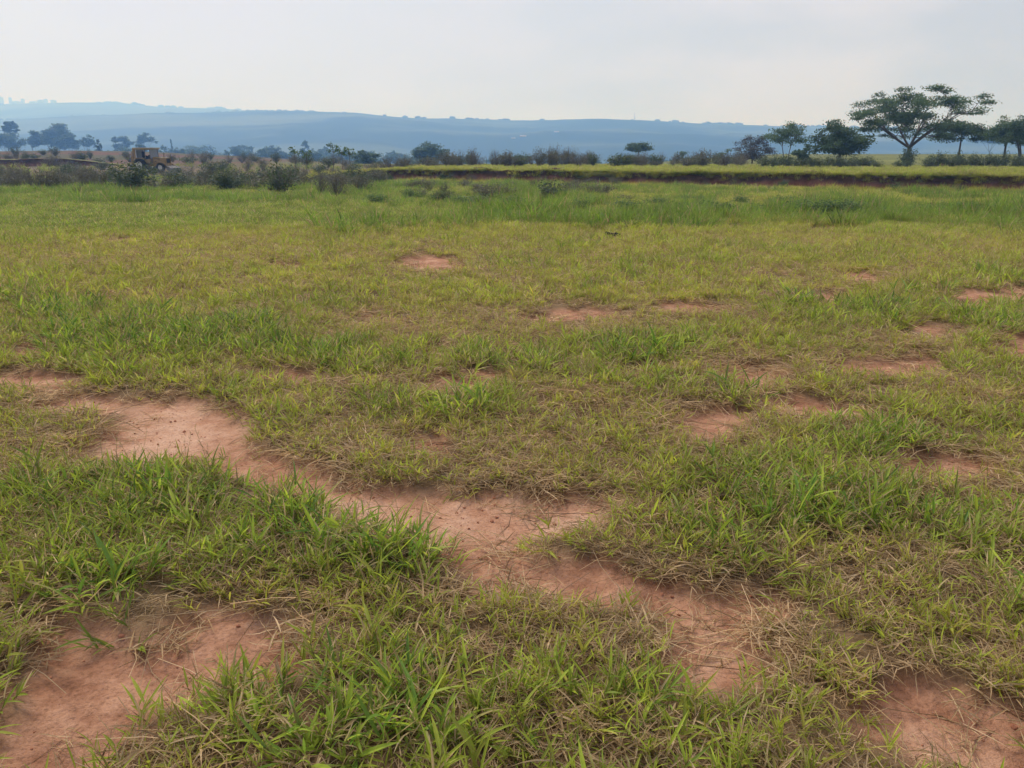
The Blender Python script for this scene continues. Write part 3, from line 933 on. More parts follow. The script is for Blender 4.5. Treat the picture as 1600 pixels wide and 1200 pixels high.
def make_tree(name, label, base, forks, pads, leaf_key, leaf_size, n_leaf, trunk_r, seed, cat='tree', group=None, bark='bark', flat=1.2, lean=0.0, limb=1.0, stems=1, twigs=True, clump=.30):
    """pads: (x, y, z, rx, ry, rz) foliage masses in metres from the trunk foot; limbs run from the fork to every mass"""
    rr = random.Random(seed)
    root = empty(name, base)
    W = Geo(); C = Geo()
    fork = Vector((lean, 0, forks))
    sts = []
    for k in range(stems):
        a = rr.uniform(0, 6.28); off = Vector((math.cos(a), math.sin(a), 0)) * (trunk_r * 2.2 if stems > 1 else 0)
        f = fork + off * 3 * (1 if stems > 1 else 0)
        pts = bezier(Vector((0, 0, -.25)) + off, Vector((lean * .2, 0, forks * .5)) + off * 1.5, f, 5)
        rs = trunk_r / math.sqrt(stems)
        W.tube(pts, [rs * (1.35 if q == 0 else 1 - .05 * q) for q in range(6)], 7)
        sts.append(f)
    vol = sum(p[3] * p[4] * p[5] for p in pads) ** 1.0
    wsum = sum((p[3] * p[4] + p[3] * p[5]) for p in pads)
    hubs = []
    # a few main limbs first, well spread round the trunk; the rest branch off them
    nmain = min(len(pads), 7 if len(pads) > 20 else 4)
    mid_z = sorted(p[2] for p in pads)[len(pads) // 2]
    left = list(pads); first = []
    for q in range(nmain):
        a = q * 6.283 / nmain + rr.uniform(-.3, .3)
        rmax = max(math.hypot(p[0], p[1]) for p in pads)
        tgt = Vector((math.cos(a) * rmax * .5, math.sin(a) * rmax * .5, mid_z))
        bst = min(left, key=lambda p: (Vector(p[:3]) - tgt).length)
        left.remove(bst); first.append(bst)
    left.sort(key=lambda p: (Vector(p[:3]) - fork).length)
    pads = first + left
    for i, (x, y, z, rx, ry, rz) in enumerate(pads):
        c = Vector((x, y, z))
        f = min(sts, key=lambda q: (q - c).length)
        start = f
        # leave from the closest existing limb point to build a branching frame
        best = [h for h in hubs if h.z < c.z + .15 and (h - c).length < (f - c).length * .85]
        if best and i >= nmain:
            start = min(best, key=lambda q: (q - c).length)
        dv = c - start
        mid = start + dv * .5 + Vector((rr.uniform(-.12, .12), rr.uniform(-.12, .12), rr.uniform(-.02, .10))) * dv.length + Vector((dv.x, dv.y, 0)) * .10
        end = c - Vector((0, 0, rz * .3))
        pts = bezier(start, mid, end, 6)
        r0 = limb * trunk_r * (.62 if start is f else .26) * min(1, .35 + dv.length / max(forks, 1) * .35)
        W.tube(pts, [max(.012, r0 * (1 - .8 * k / 6)) for k in range(7)], 5)
        hubs += pts[2:5]
        if twigs:
            for _ in range(5):
                a = rr.uniform(0, 6.28); q = pts[rr.randint(3, 6)]
                e = c + Vector((math.cos(a) * rx * .8, math.sin(a) * ry * .8, rr.uniform(-.3, .7) * rz))
                W.tube([q, q.lerp(e, .5) + Vector((0, 0, .1 * rz)), e], [r0 * .3 + .006, r0 * .2 + .005, .005], 3)
        nl = max(6, int(n_leaf * (rx * ry + rx * rz) / wsum))
        ncl = max(3, nl // 14)
        cl = []
        for _ in range(ncl):
            d = Vector((rr.gauss(0, 1), rr.gauss(0, 1), rr.gauss(0, 1))).normalized()
            m = rr.random() ** .45
            cl.append((c + Vector((d.x * rx * m, d.y * ry * m, d.z * rz * m)), rr.random()))
        for _ in range(nl):
            q, cr = cl[rr.randrange(ncl)]
            s = clump * min(rx, ry)
            p = q + Vector((rr.gauss(0, s), rr.gauss(0, s), rr.gauss(0, s * .45)))
            C.leaf(p, leaf_size * rr.uniform(.6, 1.3), min(1, max(0, cr * .6 + rr.random() * .4)), rr, flat=flat)
    link('trunk', W.mesh('trunk', M[bark]), root)
    link('crown', C.mesh('crown', M[leaf_key]), root)
    tag(root, label, cat, group)
    return root

def pads_from(u0, u1, v0, v1, Y, base, seed, n=14, shape='dome', depth=None):
    """foliage masses that fill a crown outline measured in the photograph at distance Y"""
    rr = random.Random(seed)
    xl, _, zt = pt(u0, v0, Y); xr, _, zb = pt(u1, v1, Y)
    bx, by, bz = base
    cx = (xl + xr) / 2 - bx; hw = (xr - xl) / 2; H = zt - zb
    z0 = zb - bz
    out = []
    for k in range(n):
        for _try in range(40):
            a = rr.uniform(0, 6.283); m = math.sqrt(rr.random())
            dx, dy = math.cos(a) * m, math.sin(a) * m
            t = rr.random()
            top = (1 - m ** 2.4) ** .6 if shape != 'umbrella' else (1 - .55 * m ** 2.2)
            if shape == 'umbrella':
                lo = .25 * m if m > .5 else .45
                if not lo < t < top:
                    continue
            elif shape == 'dome':
                lo = .1 + .25 * (m ** 2 if m < .7 else .3)
                if not (lo * .6 < t < top):
                    continue
            else:      # round, foliage to the ground
                if (t - .45) ** 2 / .32 + m * m > 1.0:
                    continue
            break
        sr = rr.uniform(.15, .29)
        rx = hw * sr
        out.append((cx + dx * (hw - rx * .9), dy * (hw - rx * .9) * (depth or 1), z0 + H * (.06 + .84 * t), rx * 1.1, rx * 1.1, max(H * (.09 if shape == 'umbrella' else .13), rx * .35)))
    return out

def base_at(u, Y):
    x = col_x(u, Y)
    return (x, Y, tz(x, Y))

# ---- the big spreading tree, crown masses measured one by one
def big_tree():
    Y = 93.0
    b = base_at(1419, Y)
    rr = random.Random(77)
    masses = [(1340, 180, 18, 5), (1362, 176, 16, 6), (1366, 160, 15, 5), (1385, 156, 16, 6), (1392, 146, 12, 4), (1408, 151, 15, 5), (1424, 144, 14, 4),
              (1440, 147, 12, 4), (1380, 170, 18, 7), (1402, 166, 18, 8), (1425, 162, 18, 8), (1447, 163, 18, 7), (1468, 158, 16, 5),
              (1490, 155, 14, 4), (1505, 160, 14, 3), (1526, 163, 12, 2.5), (1478, 168, 16, 5), (1500, 174, 14, 3.5), (1518, 179, 9, 2.5),
              (1375, 186, 18, 6), (1398, 182, 18, 8), (1420, 178, 18, 8), (1440, 182, 17, 8), (1462, 178, 14, 5), (1355, 190, 12, 4),
              (1362, 202, 12, 4), (1383, 200, 13, 5), (1395, 210, 10, 4), (1430, 196, 14, 6), (1452, 196, 14, 6), (1447, 212, 12, 4),
              (1425, 210, 8, 4), (1474, 200, 12, 4), (1468, 213, 9, 3), (1345, 184, 9, 3), (1412, 192, 12, 6), (1388, 192, 14, 6), (1405, 202, 12, 5), (1440, 204, 12, 5), (1460, 190, 13, 5), (1418, 186, 16, 7), (1370, 194, 12, 5), (1404, 158, 14, 5), (1455, 152, 12, 4), (1372, 211, 8, 3)]
    pads = []
    k = Y / FPX / CP
    for (u, v, ru, rv) in masses:
        for q in range(2):
            x, _, z = pt(u + rr.uniform(-5, 5), v + rr.uniform(-2, 2), Y)
            dx = (u - 1428) / 108.0
            dy = math.sqrt(max(.05, 1 - dx * dx)) * 6.6 * rr.uniform(-1, 1)
            pads.append((x - b[0], dy, z - b[2], ru * k * .84, ru * k * .84, rv * k * .55))
    pads.sort(key=lambda p: p[2] + 0.25 * math.hypot(p[0], p[1]))
    return make_tree('spreading_tree', 'largest tree, tall and wide with airy feathery crown and forked trunk', b, 2.0, pads, 'leaf_big', .12, 24000, .25, 77, flat=2.0, limb=.95, clump=.34)
big_tree()

TREES = [
    # name, label, u, Y, crown(u0,u1,v0,v1), shape, n pads, leaf, leaf size, n leaves, fork fraction, trunk r, extras
    ('leafy_tree', 'dense dark tree with heavy crown, directly left of the largest tree', 1312, 88, (1268, 1354, 187, 243), 'dome', 34, 'leaf_dark', .13, 13000, .24, .22, {}),
    ('slender_tree', 'slender tree with open flat crown on thin splayed stems above the hedge', 1229, 105, (1199, 1265, 191, 232), 'umbrella', 24, 'leaf_big', .12, 5200, .22, .12, {'stems': 3}),
    ('small_tree', 'small round tree tucked between the slender tree and the dense dark tree', 1253, 96, (1236, 1271, 221, 256), 'round', 14, 'leaf_dark', .12, 3600, .18, .09, {}),
    ('grey_tree', 'rounded grey-brown half-bare tree at the open end of the hedge trees', 1176, 118, (1144, 1213, 208, 254), 'round', 30, 'leaf_brown', .11, 7000, .15, .16, {'bark': 'twig'}),
    ('dome_tree', 'thin-trunked tree with low dome crown, directly right of the largest tree', 1498, 100, (1464, 1540, 187, 226), 'umbrella', 30, 'leaf_dark', .13, 9000, .34, .15, {}),
    ('hedge_tree', 'broad pale-green tree with a bare trunk, farther right of the dome-crowned tree', 1569, 96, (1545, 1604, 181, 226), 'dome', 24, 'leaf_big', .13, 7500, .35, .16, {}),
    ('hedge_tree', 'dark full-crowned tree at the far right end of the tree row', 1602, 92, (1568, 1652, 179, 232), 'dome', 30, 'leaf_dark', .13, 11000, .32, .19, {'stems': 2}),
    ('umbrella_tree', 'small lone tree with a flat umbrella crown beyond the terrace shrubs', 998, 150, (971, 1023, 221, 240), 'umbrella', 26, 'leaf_dark', .15, 5200, .30, .12, {}),
    ('bushy_tree', 'hazy round bushy tree beyond the terrace, left of the umbrella tree', 672, 230, (640, 707, 221, 256), 'round', 30, 'leaf_dark', .28, 7500, .18, .22, {}),
    ('mound_tree', 'low dark mound-shaped tree behind the pale green saplings', 571, 180, (545, 599, 234, 262), 'round', 18, 'leaf_dark', .22, 5000, .15, .16, {}),
    ('thin_tree', 'thin wispy tree just behind the terrace shrubs, left of the grey-brown tree', 1063, 170, (1048, 1080, 233, 255), 'dome', 10, 'leaf_big', .15, 1300, .22, .08, {'stems': 2}),
    ('thin_tree', 'small wispy tree close beside the grey-brown half-bare tree', 1131, 165, (1115, 1147, 230, 252), 'dome', 11, 'leaf_big', .15, 1600, .24, .09, {}),
    # far left beyond the ploughed rise
    ('far_tree', 'hazy tree with a clear round head standing above lower trees by the red rise', 15, 400, (1, 31, 187, 210), 'umbrella', 18, 'leaf_dark', .5, 4200, .5, .4, {}),
    ('far_tree', 'hazy low broad tree below the round-headed tree on the red rise', 14, 360, (-30, 43, 202, 230), 'round', 26, 'leaf_dark', .5, 6500, .15, .4, {}),
    ('far_tree', 'hazy small round tree squeezed beside the largest hazy tree', 54, 370, (38, 70, 203, 230), 'round', 18, 'leaf_dark', .45, 4200, .15, .3, {}),
    ('far_tree', 'largest hazy tree on the red rise, broad crown sloping down to one side', 86, 390, (52, 118, 188, 232), 'dome', 40, 'leaf_dark', .5, 12000, .15, .5, {}),
    ('far_tree', 'hazy lower tree filling the downhill side of the largest hazy tree', 108, 385, (84, 132, 205, 234), 'round', 24, 'leaf_dark', .5, 6000, .15, .35, {}),
    ('far_tree', 'hazy open tree just downhill of the largest hazy tree', 137, 395, (123, 152, 205, 232), 'dome', 14, 'leaf_dark', .45, 2600, .25, .28, {}),
    ('far_tree', 'small dark tree at the crest edge of the red rise', 154, 260, (147, 162, 217, 238), 'round', 9, 'leaf_dark', .28, 1800, .2, .15, {}),
    ('far_tree', 'hazy rounded tree left of the hazy umbrella tree, beyond the digger', 191, 420, (170, 210, 211, 238), 'round', 20, 'leaf_dark', .5, 4200, .2, .3, {}),
    ('far_tree', 'hazy umbrella-crowned tree just above the digger', 228, 430, (209, 246, 206, 228), 'umbrella', 18, 'leaf_dark', .45, 3400, .4, .3, {}),
    ('far_tree', 'hazy narrow column-shaped tree right of the digger', 268, 420, (264, 272, 217, 240), 'round', 8, 'leaf_dark', .4, 1500, .1, .2, {}),
    ('far_tree', 'hazy low spreading tree in the valley right of the column-shaped tree', 305, 480, (276, 342, 227, 246), 'round', 18, 'leaf_dark', .55, 3600, .2, .3, {}),
    ('far_tree', 'hazy tree in the valley next to the low spreading one', 376, 430, (358, 398, 224, 248), 'round', 16, 'leaf_dark', .5, 3200, .2, .3, {}),
    ('far_tree', 'hazy low wide tree in the valley behind the twiggy scrub', 424, 440, (396, 452, 230, 250), 'round', 16, 'leaf_dark', .5, 3400, .2, .3, {}),
    ('far_tree', 'hazy tall open tree rising in the valley behind the saplings', 480, 450, (468, 492, 217, 246), 'dome', 12, 'leaf_dark', .45, 2000, .3, .3, {}),
    ('far_tree', 'hazy mid-sized tree in the valley beside the tall open one', 507, 430, (490, 522, 228, 250), 'round', 12, 'leaf_dark', .5, 2400, .2, .3, {}),
    ('far_tree', 'hazy flat-topped tree seen low between the dome tree and the last trees', 1545, 420, (1525, 1565, 206, 226), 'dome', 14, 'leaf_dark', .5, 2600, .3, .3, {}),
]
for k in range(22):
    rq = random.Random(700 + k)
    uu = 165 + k * 22 + rq.uniform(-9, 9); ww = rq.uniform(14, 32); vt = rq.uniform(226, 238)
    if uu < 290:
        vt = rq.uniform(222, 232)
    TREES.append(('far_tree', 'low blue hazy tree in the tree line closing the valley edge', uu, rq.uniform(300, 420), (uu - ww, uu + ww, vt, 256), 'round', 16, 'leaf_dark', .42, 2600, .15, .25, {}))
for k in range(16):
    rq = random.Random(800 + k)
    uu = 640 + k * 33 + rq.uniform(-14, 14); ww = rq.uniform(12, 30); vt = rq.uniform(238, 247)
    TREES.append(('far_tree', 'low blue hazy tree in the tree line closing the valley edge', uu, rq.uniform(230, 330), (uu - ww, uu + ww, vt, 262), 'round', 14, 'leaf_dark', .34, 2200, .15, .2, {}))
for i, (nm, lb, u, Y, cr, shp, n, lk, ls, nl, ff, tr, ex) in enumerate(TREES):
    if nm == 'far_tree':
        Y *= 1.45; ls *= 1.3; tr *= 1.4
    if nm in ('leafy_tree', 'slender_tree', 'dome_tree', 'hedge_tree'):
        m = (cr[0] + cr[1]) / 2; hw = (cr[1] - cr[0]) / 2 * 1.13
        cr = (m - hw, m + hw, cr[2] - 2, cr[3] + 1)
    b = base_at(u, Y)
    pads = pads_from(*cr, Y, b, 200 + i, int(n * 1.5), shp)
    pads.sort(key=lambda p: p[2] + 0.25 * math.hypot(p[0], p[1]))
    top = max(p[2] for p in pads)
    fz = max(.25, min(top * ff + max(0, pt(u, cr[3], Y)[2] - b[2]) * .6, top * .7))
    make_tree(nm, lb, b, fz, pads, lk, ls * .9, int(nl * (.95 if nm != 'far_tree' else 1)), tr * .85, 300 + i, group=('hazy tree line at the valley edge' if 'tree line closing' in lb else 'hazy trees beyond the red rise') if nm == 'far_tree' else None, **ex)

# ---- saplings with a bare stem and a fresh green head
def sapling(u, v0, v1, Y, label, seed):
    rr = random.Random(seed)
    b = base_at(u, Y)
    x, _, zt = pt(u, v0, Y); H = zt - b[2]
    root = empty('sapling', b)
    W = Geo(); C = Geo()
    W.tube([Vector((0, 0, -.1)), Vector((.03, 0, H * .5)), Vector((rr.uniform(-.08, .08), 0, H * .93))], [.045, .035, .02], 5)
    for k in range(16):
        a = rr.uniform(0, 6.28); r = rr.uniform(.3, .62); z = H * rr.uniform(.72, .97)
        e = Vector((math.cos(a) * r, math.sin(a) * r, z + rr.uniform(-.05, .2)))
        W.tube([Vector((0, 0, z * .96)), e], [.012, .006], 3)
        for q in range(9):
            C.leaf(e + Vector((rr.gauss(0, .12), rr.gauss(0, .12), rr.gauss(0, .07))), rr.uniform(.07, .15), rr.random(), rr, .6, 1.0)
    link('trunk', W.mesh('trunk', M['bark']), root); link('crown', C.mesh('crown', M['leaf_fresh']), root)
    tag(root, label, 'sapling', 'pale green saplings on the terrace edge')
for u, v0, lb in ((460, 232, 'short fresh green sapling farthest from the low dark mound tree'), (478, 236, 'lowest fresh green sapling, between two taller ones'),
                  (520, 224, 'tallest fresh green sapling with a bare thin stem'), (534, 232, 'fresh green sapling right beside the tallest one'),
                  (546, 231, 'fresh green sapling nearest the low dark mound tree')):
    sapling(u, v0, 250, 92, lb, u)

# ================================================================== shrubs
def shrub_proto(kindname, seed):
    rr = random.Random(seed)
    W = Geo(); C = Geo()
    tw, nst, spread, nl, ls, lk = {
        'twiggy': (.010, 24, .55, 380, .028, 'leaf_grey'),
        'hedge': (.012, 20, .60, 900, .045, 'leaf_shrub'),
        'leafy': (.010, 16, .62, 2000, .042, 'leaf_shrub'),
        'weed': (.007, 20, .75, 1500, .045, 'leaf_weed'),
        'grey': (.008, 26, .72, 1300, .032, 'leaf_grey'),
    }[kindname]
    tips = []
    for k in range(nst):
        a = rr.uniform(0, 6.283); o = rr.random() ** .7 * spread
        h = rr.uniform(.55, 1.0) * (1 - .35 * (o / spread) ** 2)
        b = Vector((math.cos(a), math.sin(a), 0)) * .06 * rr.random()
        t = Vector((math.cos(a) * o, math.sin(a) * o, h))
        pts = bezier(b - Vector((0, 0, .05)), b.lerp(t, .5) + Vector((rr.uniform(-.06, .06), rr.uniform(-.06, .06), .10)), t, 5)
        W.tube(pts, [tw * (1 - .75 * q / 5) for q in range(6)], 3)
        tips += pts[2:]
        for _ in range(4):
            q = pts[rr.randint(1, 4)]
            e = q + Vector((rr.gauss(0, .11), rr.gauss(0, .11), rr.uniform(.05, .28)))
            W.tube([q, q.lerp(e, .5) + Vector((rr.gauss(0, .02), rr.gauss(0, .02), .02)), e], [tw * .5, tw * .35, tw * .18], 3)
            tips += [e, q.lerp(e, .6)]
    for _ in range(nl):
        q = tips[rr.randrange(len(tips))]
        g = .05 if kindname in ('twiggy', 'grey') else .085
        p = q + Vector((rr.gauss(0, g), rr.gauss(0, g), rr.gauss(0, g)))
        if p.z > .03:
            C.leaf(p, ls * rr.uniform(.6, 1.3), rr.random(), rr, .45)
    return W.mesh('stems', M['twig']), C.mesh('foliage', M[lk])

SHP = {k: [shrub_proto(k, 900 + 17 * i + 5 * j) for j in range(4)] for i, k in enumerate(('twiggy', 'hedge', 'leafy', 'grey', 'weed'))}

def shrub(kindname, x, y, w, h, label, group, rr, name='shrub', z=None):
    st, fo = SHP[kindname][rr.randrange(4)]
    root = empty(name, (x, y, (tz(x, y) if z is None else z)), rr.uniform(0, 6.28))
    root.scale = (w, w, h)
    link('stems', st, root); link('foliage', fo, root)
    tag(root, label, 'shrub', group)
    return root

def upper_z(x, y):
    s, t = bank_st(x, y)
    if 0.2 < t < 3.6:
        return tz(BANK_A.x + BANK_D.x * s, BANK_A.y + BANK_D.y * s) + .95
    return tz(x, y)

rs = random.Random(61)
LOOK = {'twiggy': 'bare-twigged', 'grey': 'grey-leaved', 'hedge': 'dark leafy'}
# dark hedge under the right hand trees
u = 1196
while u < 1660:
    Y = rs.uniform(73, 78)
    if 1385 < u < 1400 or 1430 < u < 1446:
        u += 10; continue
    x = col_x(u, Y); h = (rs.uniform(1.0, 1.35) if u < 1440 else rs.uniform(1.15, 1.55)) * (.75 if 1370 < u < 1450 else 1)
    shrub('hedge', x, Y, rs.uniform(1.1, 1.6), h, ('tall' if h > 1.3 else 'low') + ' dark leafy shrub in the hedge under the largest trees', 'hedge shrubs under the trees', rs)
    u += rs.uniform(9, 15)
shrub('leafy', col_x(1419, 86), 86, 1.9, 2.0, 'dense dark bush wrapped round the foot of the largest tree', None, rs)
# twiggy row on the terrace edge
u = 596
while u < 1165:
    Y = rs.uniform(78, 100)
    x = col_x(u, Y)
    dn = float(fbm(np.array([u / 45.]), np.array([2.]), 211, 3)[0])
    if rs.random() < .35 + 1.3 * dn:
        kd = rs.choice(('twiggy', 'twiggy', 'twiggy', 'grey', 'hedge')); hh = rs.uniform(.5, 1.3) + dn * rs.uniform(.3, 1.6)
        shrub(kd, x, Y, rs.uniform(.8, 2.6), hh, ('tall ' if hh > 1.45 else 'low ' if hh < 1.0 else 'mid-height ') + LOOK[kd] + ' shrub in the row along the back of the terrace', 'twiggy shrubs along the terrace', rs)
    u += rs.expovariate(1 / 5.5)
# scrub behind the lower field on the left
LEFT = [  # u, v foot, width px, top v, kind, label or None
    (10, 285, 46, 247, 'twiggy', 'tall dark twiggy shrub at the far left end of the scrub'),
    (28, 283, 34, 252, 'twiggy', 'thin dark twiggy shrub beside the tall one at the scrub end'),
    (122, 296, 30, 268, 'twiggy', 'spindly twiggy shrub standing forward of the brown earth cut'),
    (150, 292, 46, 262, 'grey', 'low grey shrub between the spindly shrub and the round green one'),
    (197, 298, 70, 254, 'leafy', 'full round green shrub just left of the digger'),
    (270, 294, 44, 270, 'leafy', 'green shrub in front of the digger bonnet'),
    (866, 318, 58, 279, 'hedge', 'lone twiggy shrub standing out in the grass before the cut'),
    (118, 312, 26, 286, 'twiggy', 'small sparse weed standing forward in the bright grass'),
    (522, 310, 62, 262, 'twiggy', 'bare twiggy shrub at the right end of the left scrub'),
    (498, 305, 46, 262, 'twiggy', 'bare dark shrub with upright stems near the right end of the scrub'),
    (432, 303, 66, 255, 'hedge', 'tall dark green shrub in the middle of the scrub'),
    (560, 300, 40, 268, 'grey', 'thin pale shrub where the scrub meets the cut bank'),
    (352, 298, 50, 266, 'leafy', 'rounded green shrub between grey scrub clumps'),
]
for (u, v, w, vt, kd, lb) in LEFT:
    x, y = flat_pt(u, v, -.45)
    y = min(y, 66)
    x = col_x(u, y)
    z = tz(x, y)
    h = pt(u, vt, y)[2] - z
    shrub(kd, x, y, w * y / FPX / 1.15, max(.4, h), lb, None, rs)
SCRUB = {'grey': 'grey-green shrub in the scrub belt around the digger', 'twiggy': 'sparse bare-twigged shrub in the scrub belt around the digger', 'hedge': 'dark leafy shrub in the scrub belt around the digger'}
for k in range(110):
    u = rs.uniform(-30, 590); Y = rs.uniform(50, 80)
    if 205 < u < 280 and (Y > 72 or rs.random() < .3):
        continue
    x = col_x(u, Y)
    h = rs.uniform(.8, 1.65) * (.72 if 180 < u < 300 else 1); kd = rs.choice(('grey', 'grey', 'grey', 'twiggy', 'twiggy', 'hedge'))
    shrub(kd, x, Y, rs.uniform(1.2, 2.3), h, ('taller ' if h > 1.25 else 'short ') + SCRUB[kd], 'scrub belt shrubs', rs)
for k in range(64):
    u = rs.uniform(-40, 560); Y = rs.uniform(84, 150)
    if 205 < u < 275 and Y < 98:
        continue
    kd = rs.choice(('twiggy', 'hedge', 'grey')); hh = rs.uniform(.9, 1.9)
    shrub(kd, col_x(u, Y), Y, rs.uniform(1.3, 2.6), hh, ('tall ' if hh > 1.4 else 'low ') + LOOK[kd] + ' shrub on the brown ground behind the scrub belt', 'shrubs by the brown earth cut', rs)
for u, Y, w, h, kd in ((222, 86, 1.6, 1.15, 'grey'), (236, 88, 1.5, 1.0, 'hedge'), (250, 86, 1.7, 1.1, 'twiggy'), (262, 85, 1.6, .9, 'grey'), (276, 87, 1.8, 1.1, 'hedge')):
    shrub(kd, col_x(u, Y), Y, w, h, LOOK[kd] + ' shrub close in front of the digger, hiding its wheels', 'shrubs hiding the digger wheels', rs)
# rank weeds in the damp strip before the cut
WEED = ((690, 313), (715, 318), (745, 322), (775, 326), (640, 310), (1060, 345), (1095, 343), (1130, 346), (1200, 342), (1260, 347), (1300, 350), (1330, 348), (1390, 341), (1450, 339), (1505, 342), (1560, 340),
        (590, 320), (905, 335), (980, 336), (1020, 320), (1160, 318), (1085, 312), (1235, 322), (800, 330))
for k, (u, v) in enumerate(WEED):
    x, y = flat_pt(u, v, -.25)
    hh = rs.uniform(.3, .58)
    shrub('weed', x, y, rs.uniform(.7, 1.5), hh, ('taller' if hh > .45 else 'low') + ' bushy green weed in the rank strip before the cut', 'weeds in the rank strip', rs, 'weed')
for k in range(30):
    u = rs.uniform(560, 1000); Y = rs.uniform(33, 58)
    x = col_x(u, Y)
    if bank_st(x, Y)[1] > -1.2:
        continue
    kd = rs.choice(('grey', 'twiggy'))
    shrub(kd, x, Y, rs.uniform(.6, 1.5), rs.uniform(.35, .85), 'wispy ' + LOOK[kd] + ' weed in the grass between the scrub and the lone shrub', 'wispy weeds before the cut', rs, 'weed')
for k in range(34):
    s = rs.uniform(-5, BANK_L + 4); t = rs.uniform(-.9, -.2)
    x = BANK_A.x + BANK_D.x * s + BANK_N.x * t; y = BANK_A.y + BANK_D.y * s + BANK_N.y * t
    shrub(rs.choice(('twiggy', 'grey', 'leafy')), x, y, rs.uniform(.5, 1.0), rs.uniform(.35, .8), 'thin weed growing against the face of the cut bank', 'weeds along the cut bank', rs, 'weed')

# ---- dead arched twig in the grass
def dead_twig():
    x, y = flat_pt(957, 372, 0)
    b = (x, y, tz(x, y))
    root = empty('dead_branch', b)
    W = Geo()
    k = y / FPX
    def P(du, dv, dy=0):
        return Vector((du * k, dy, (372 - dv) * k * 1.02))
    W.tube([P(-12, 376), P(-11, 367, .02), P(-6, 364, .05), P(0, 366, .02), P(5, 364.5, -.03), P(11, 366, -.02), P(17, 370, .03), P(20, 376, .05)], [.02, .03, .035, .030, .033, .026, .018, .010], 6)
    W.tube([P(-6, 364, .05), P(-9, 362, .1), P(-11, 366, .14)], [.018, .012, .006], 4)
    W.tube([P(2, 365, 0), P(3, 369, -.1), P(1, 375, -.16)], [.014, .010, .007], 4)
    t = link('branch', W.mesh('branch', M['dead']), root)
    C = Geo(); rr = random.Random(3)
    for _ in range(60):
        C.leaf(P(rr.uniform(-11, 10), rr.uniform(363.5, 368), rr.uniform(-.05, .08)), rr.uniform(.012, .035), rr.random(), rr)
    link('dead_leaves', C.mesh('dead_leaves', M['dead']), root)
    tag(root, 'small blackened dead branch arching out of the yellow grass', 'branch')
dead_twig()

# ================================================================== digger
def box(name, mat, parent, c, s, bevel=.02, rot=(0, 0, 0), taper=None):
    import bmesh
    bm = bmesh.new(); bmesh.ops.create_cube(bm, size=1)
    for v in bm.verts:
        if taper and v.co.x > 0:
            v.co.z = -.5 + (v.co.z + .5) * taper
        v.co = Vector((v.co.x * s[0], v.co.y * s[1], v.co.z * s[2]))
    if bevel:
        bmesh.ops.bevel(bm, geom=list(bm.edges), offset=min(bevel, min(s) * .4), segments=2, affect='EDGES')
    me = bpy.data.meshes.new(name); bm.to_mesh(me); bm.free(); me.materials.append(mat)
    o = link(name, me, parent); o.location = c; o.rotation_euler = rot
    return o

def wheel(parent, c, r, w):
    import bmesh
    def lathe(prof, n=28):
        V = []; F = []
        m = len(prof)
        for k in range(n):
            a = k * 2 * math.pi / n
            for (rad, yy) in prof:
                V.append((rad * math.cos(a), yy, rad * math.sin(a)))
        for k in range(n):
            for q in range(m):
                F.append((k * m + q, ((k + 1) % n) * m + q, ((k + 1) % n) * m + (q + 1) % m, k * m + (q + 1) % m))
        return V, F
    V, F = lathe([(r * .56, -w * .42), (r * .88, -w * .5), (r, -w * .36), (r, w * .36), (r * .88, w * .5), (r * .56, w * .42)])
    b = len(V)
    for k in range(18):     # tread lugs
        a = k * 2 * math.pi / 18
        for sgn in (-1, 1):
            q = len(V)
            for (rr_, yy, da) in ((r * .97, sgn * w * .05, 0), (r * .97, sgn * w * .47, .16), (r * 1.05, sgn * w * .47, .16), (r * 1.05, sgn * w * .05, 0)):
                for e in (-.045, .045):
                    V.append((rr_ * math.cos(a + da + e), yy, rr_ * math.sin(a + da + e)))
            F += [(q, q + 1, q + 3, q + 2), (q + 2, q + 3, q + 5, q + 4), (q + 4, q + 5, q + 7, q + 6), (q + 6, q + 7, q + 1, q), (q, q + 2, q + 4, q + 6), (q + 1, q + 7, q + 5, q + 3)]
    t = empty('wheel', c); t.parent = parent
    link('tyre', mesh_from('tyre', V, F, M['black']), t)
    V, F = lathe([(.02, -w * .18), (r * .2, -w * .26), (r * .5, -w * .2), (r * .57, -w * .42), (r * .57, w * .42), (r * .5, w * .2), (r * .2, w * .26), (.02, w * .18)], 20)
    link('rim', mesh_from('rim', V, F, M['grey_paint']), t)

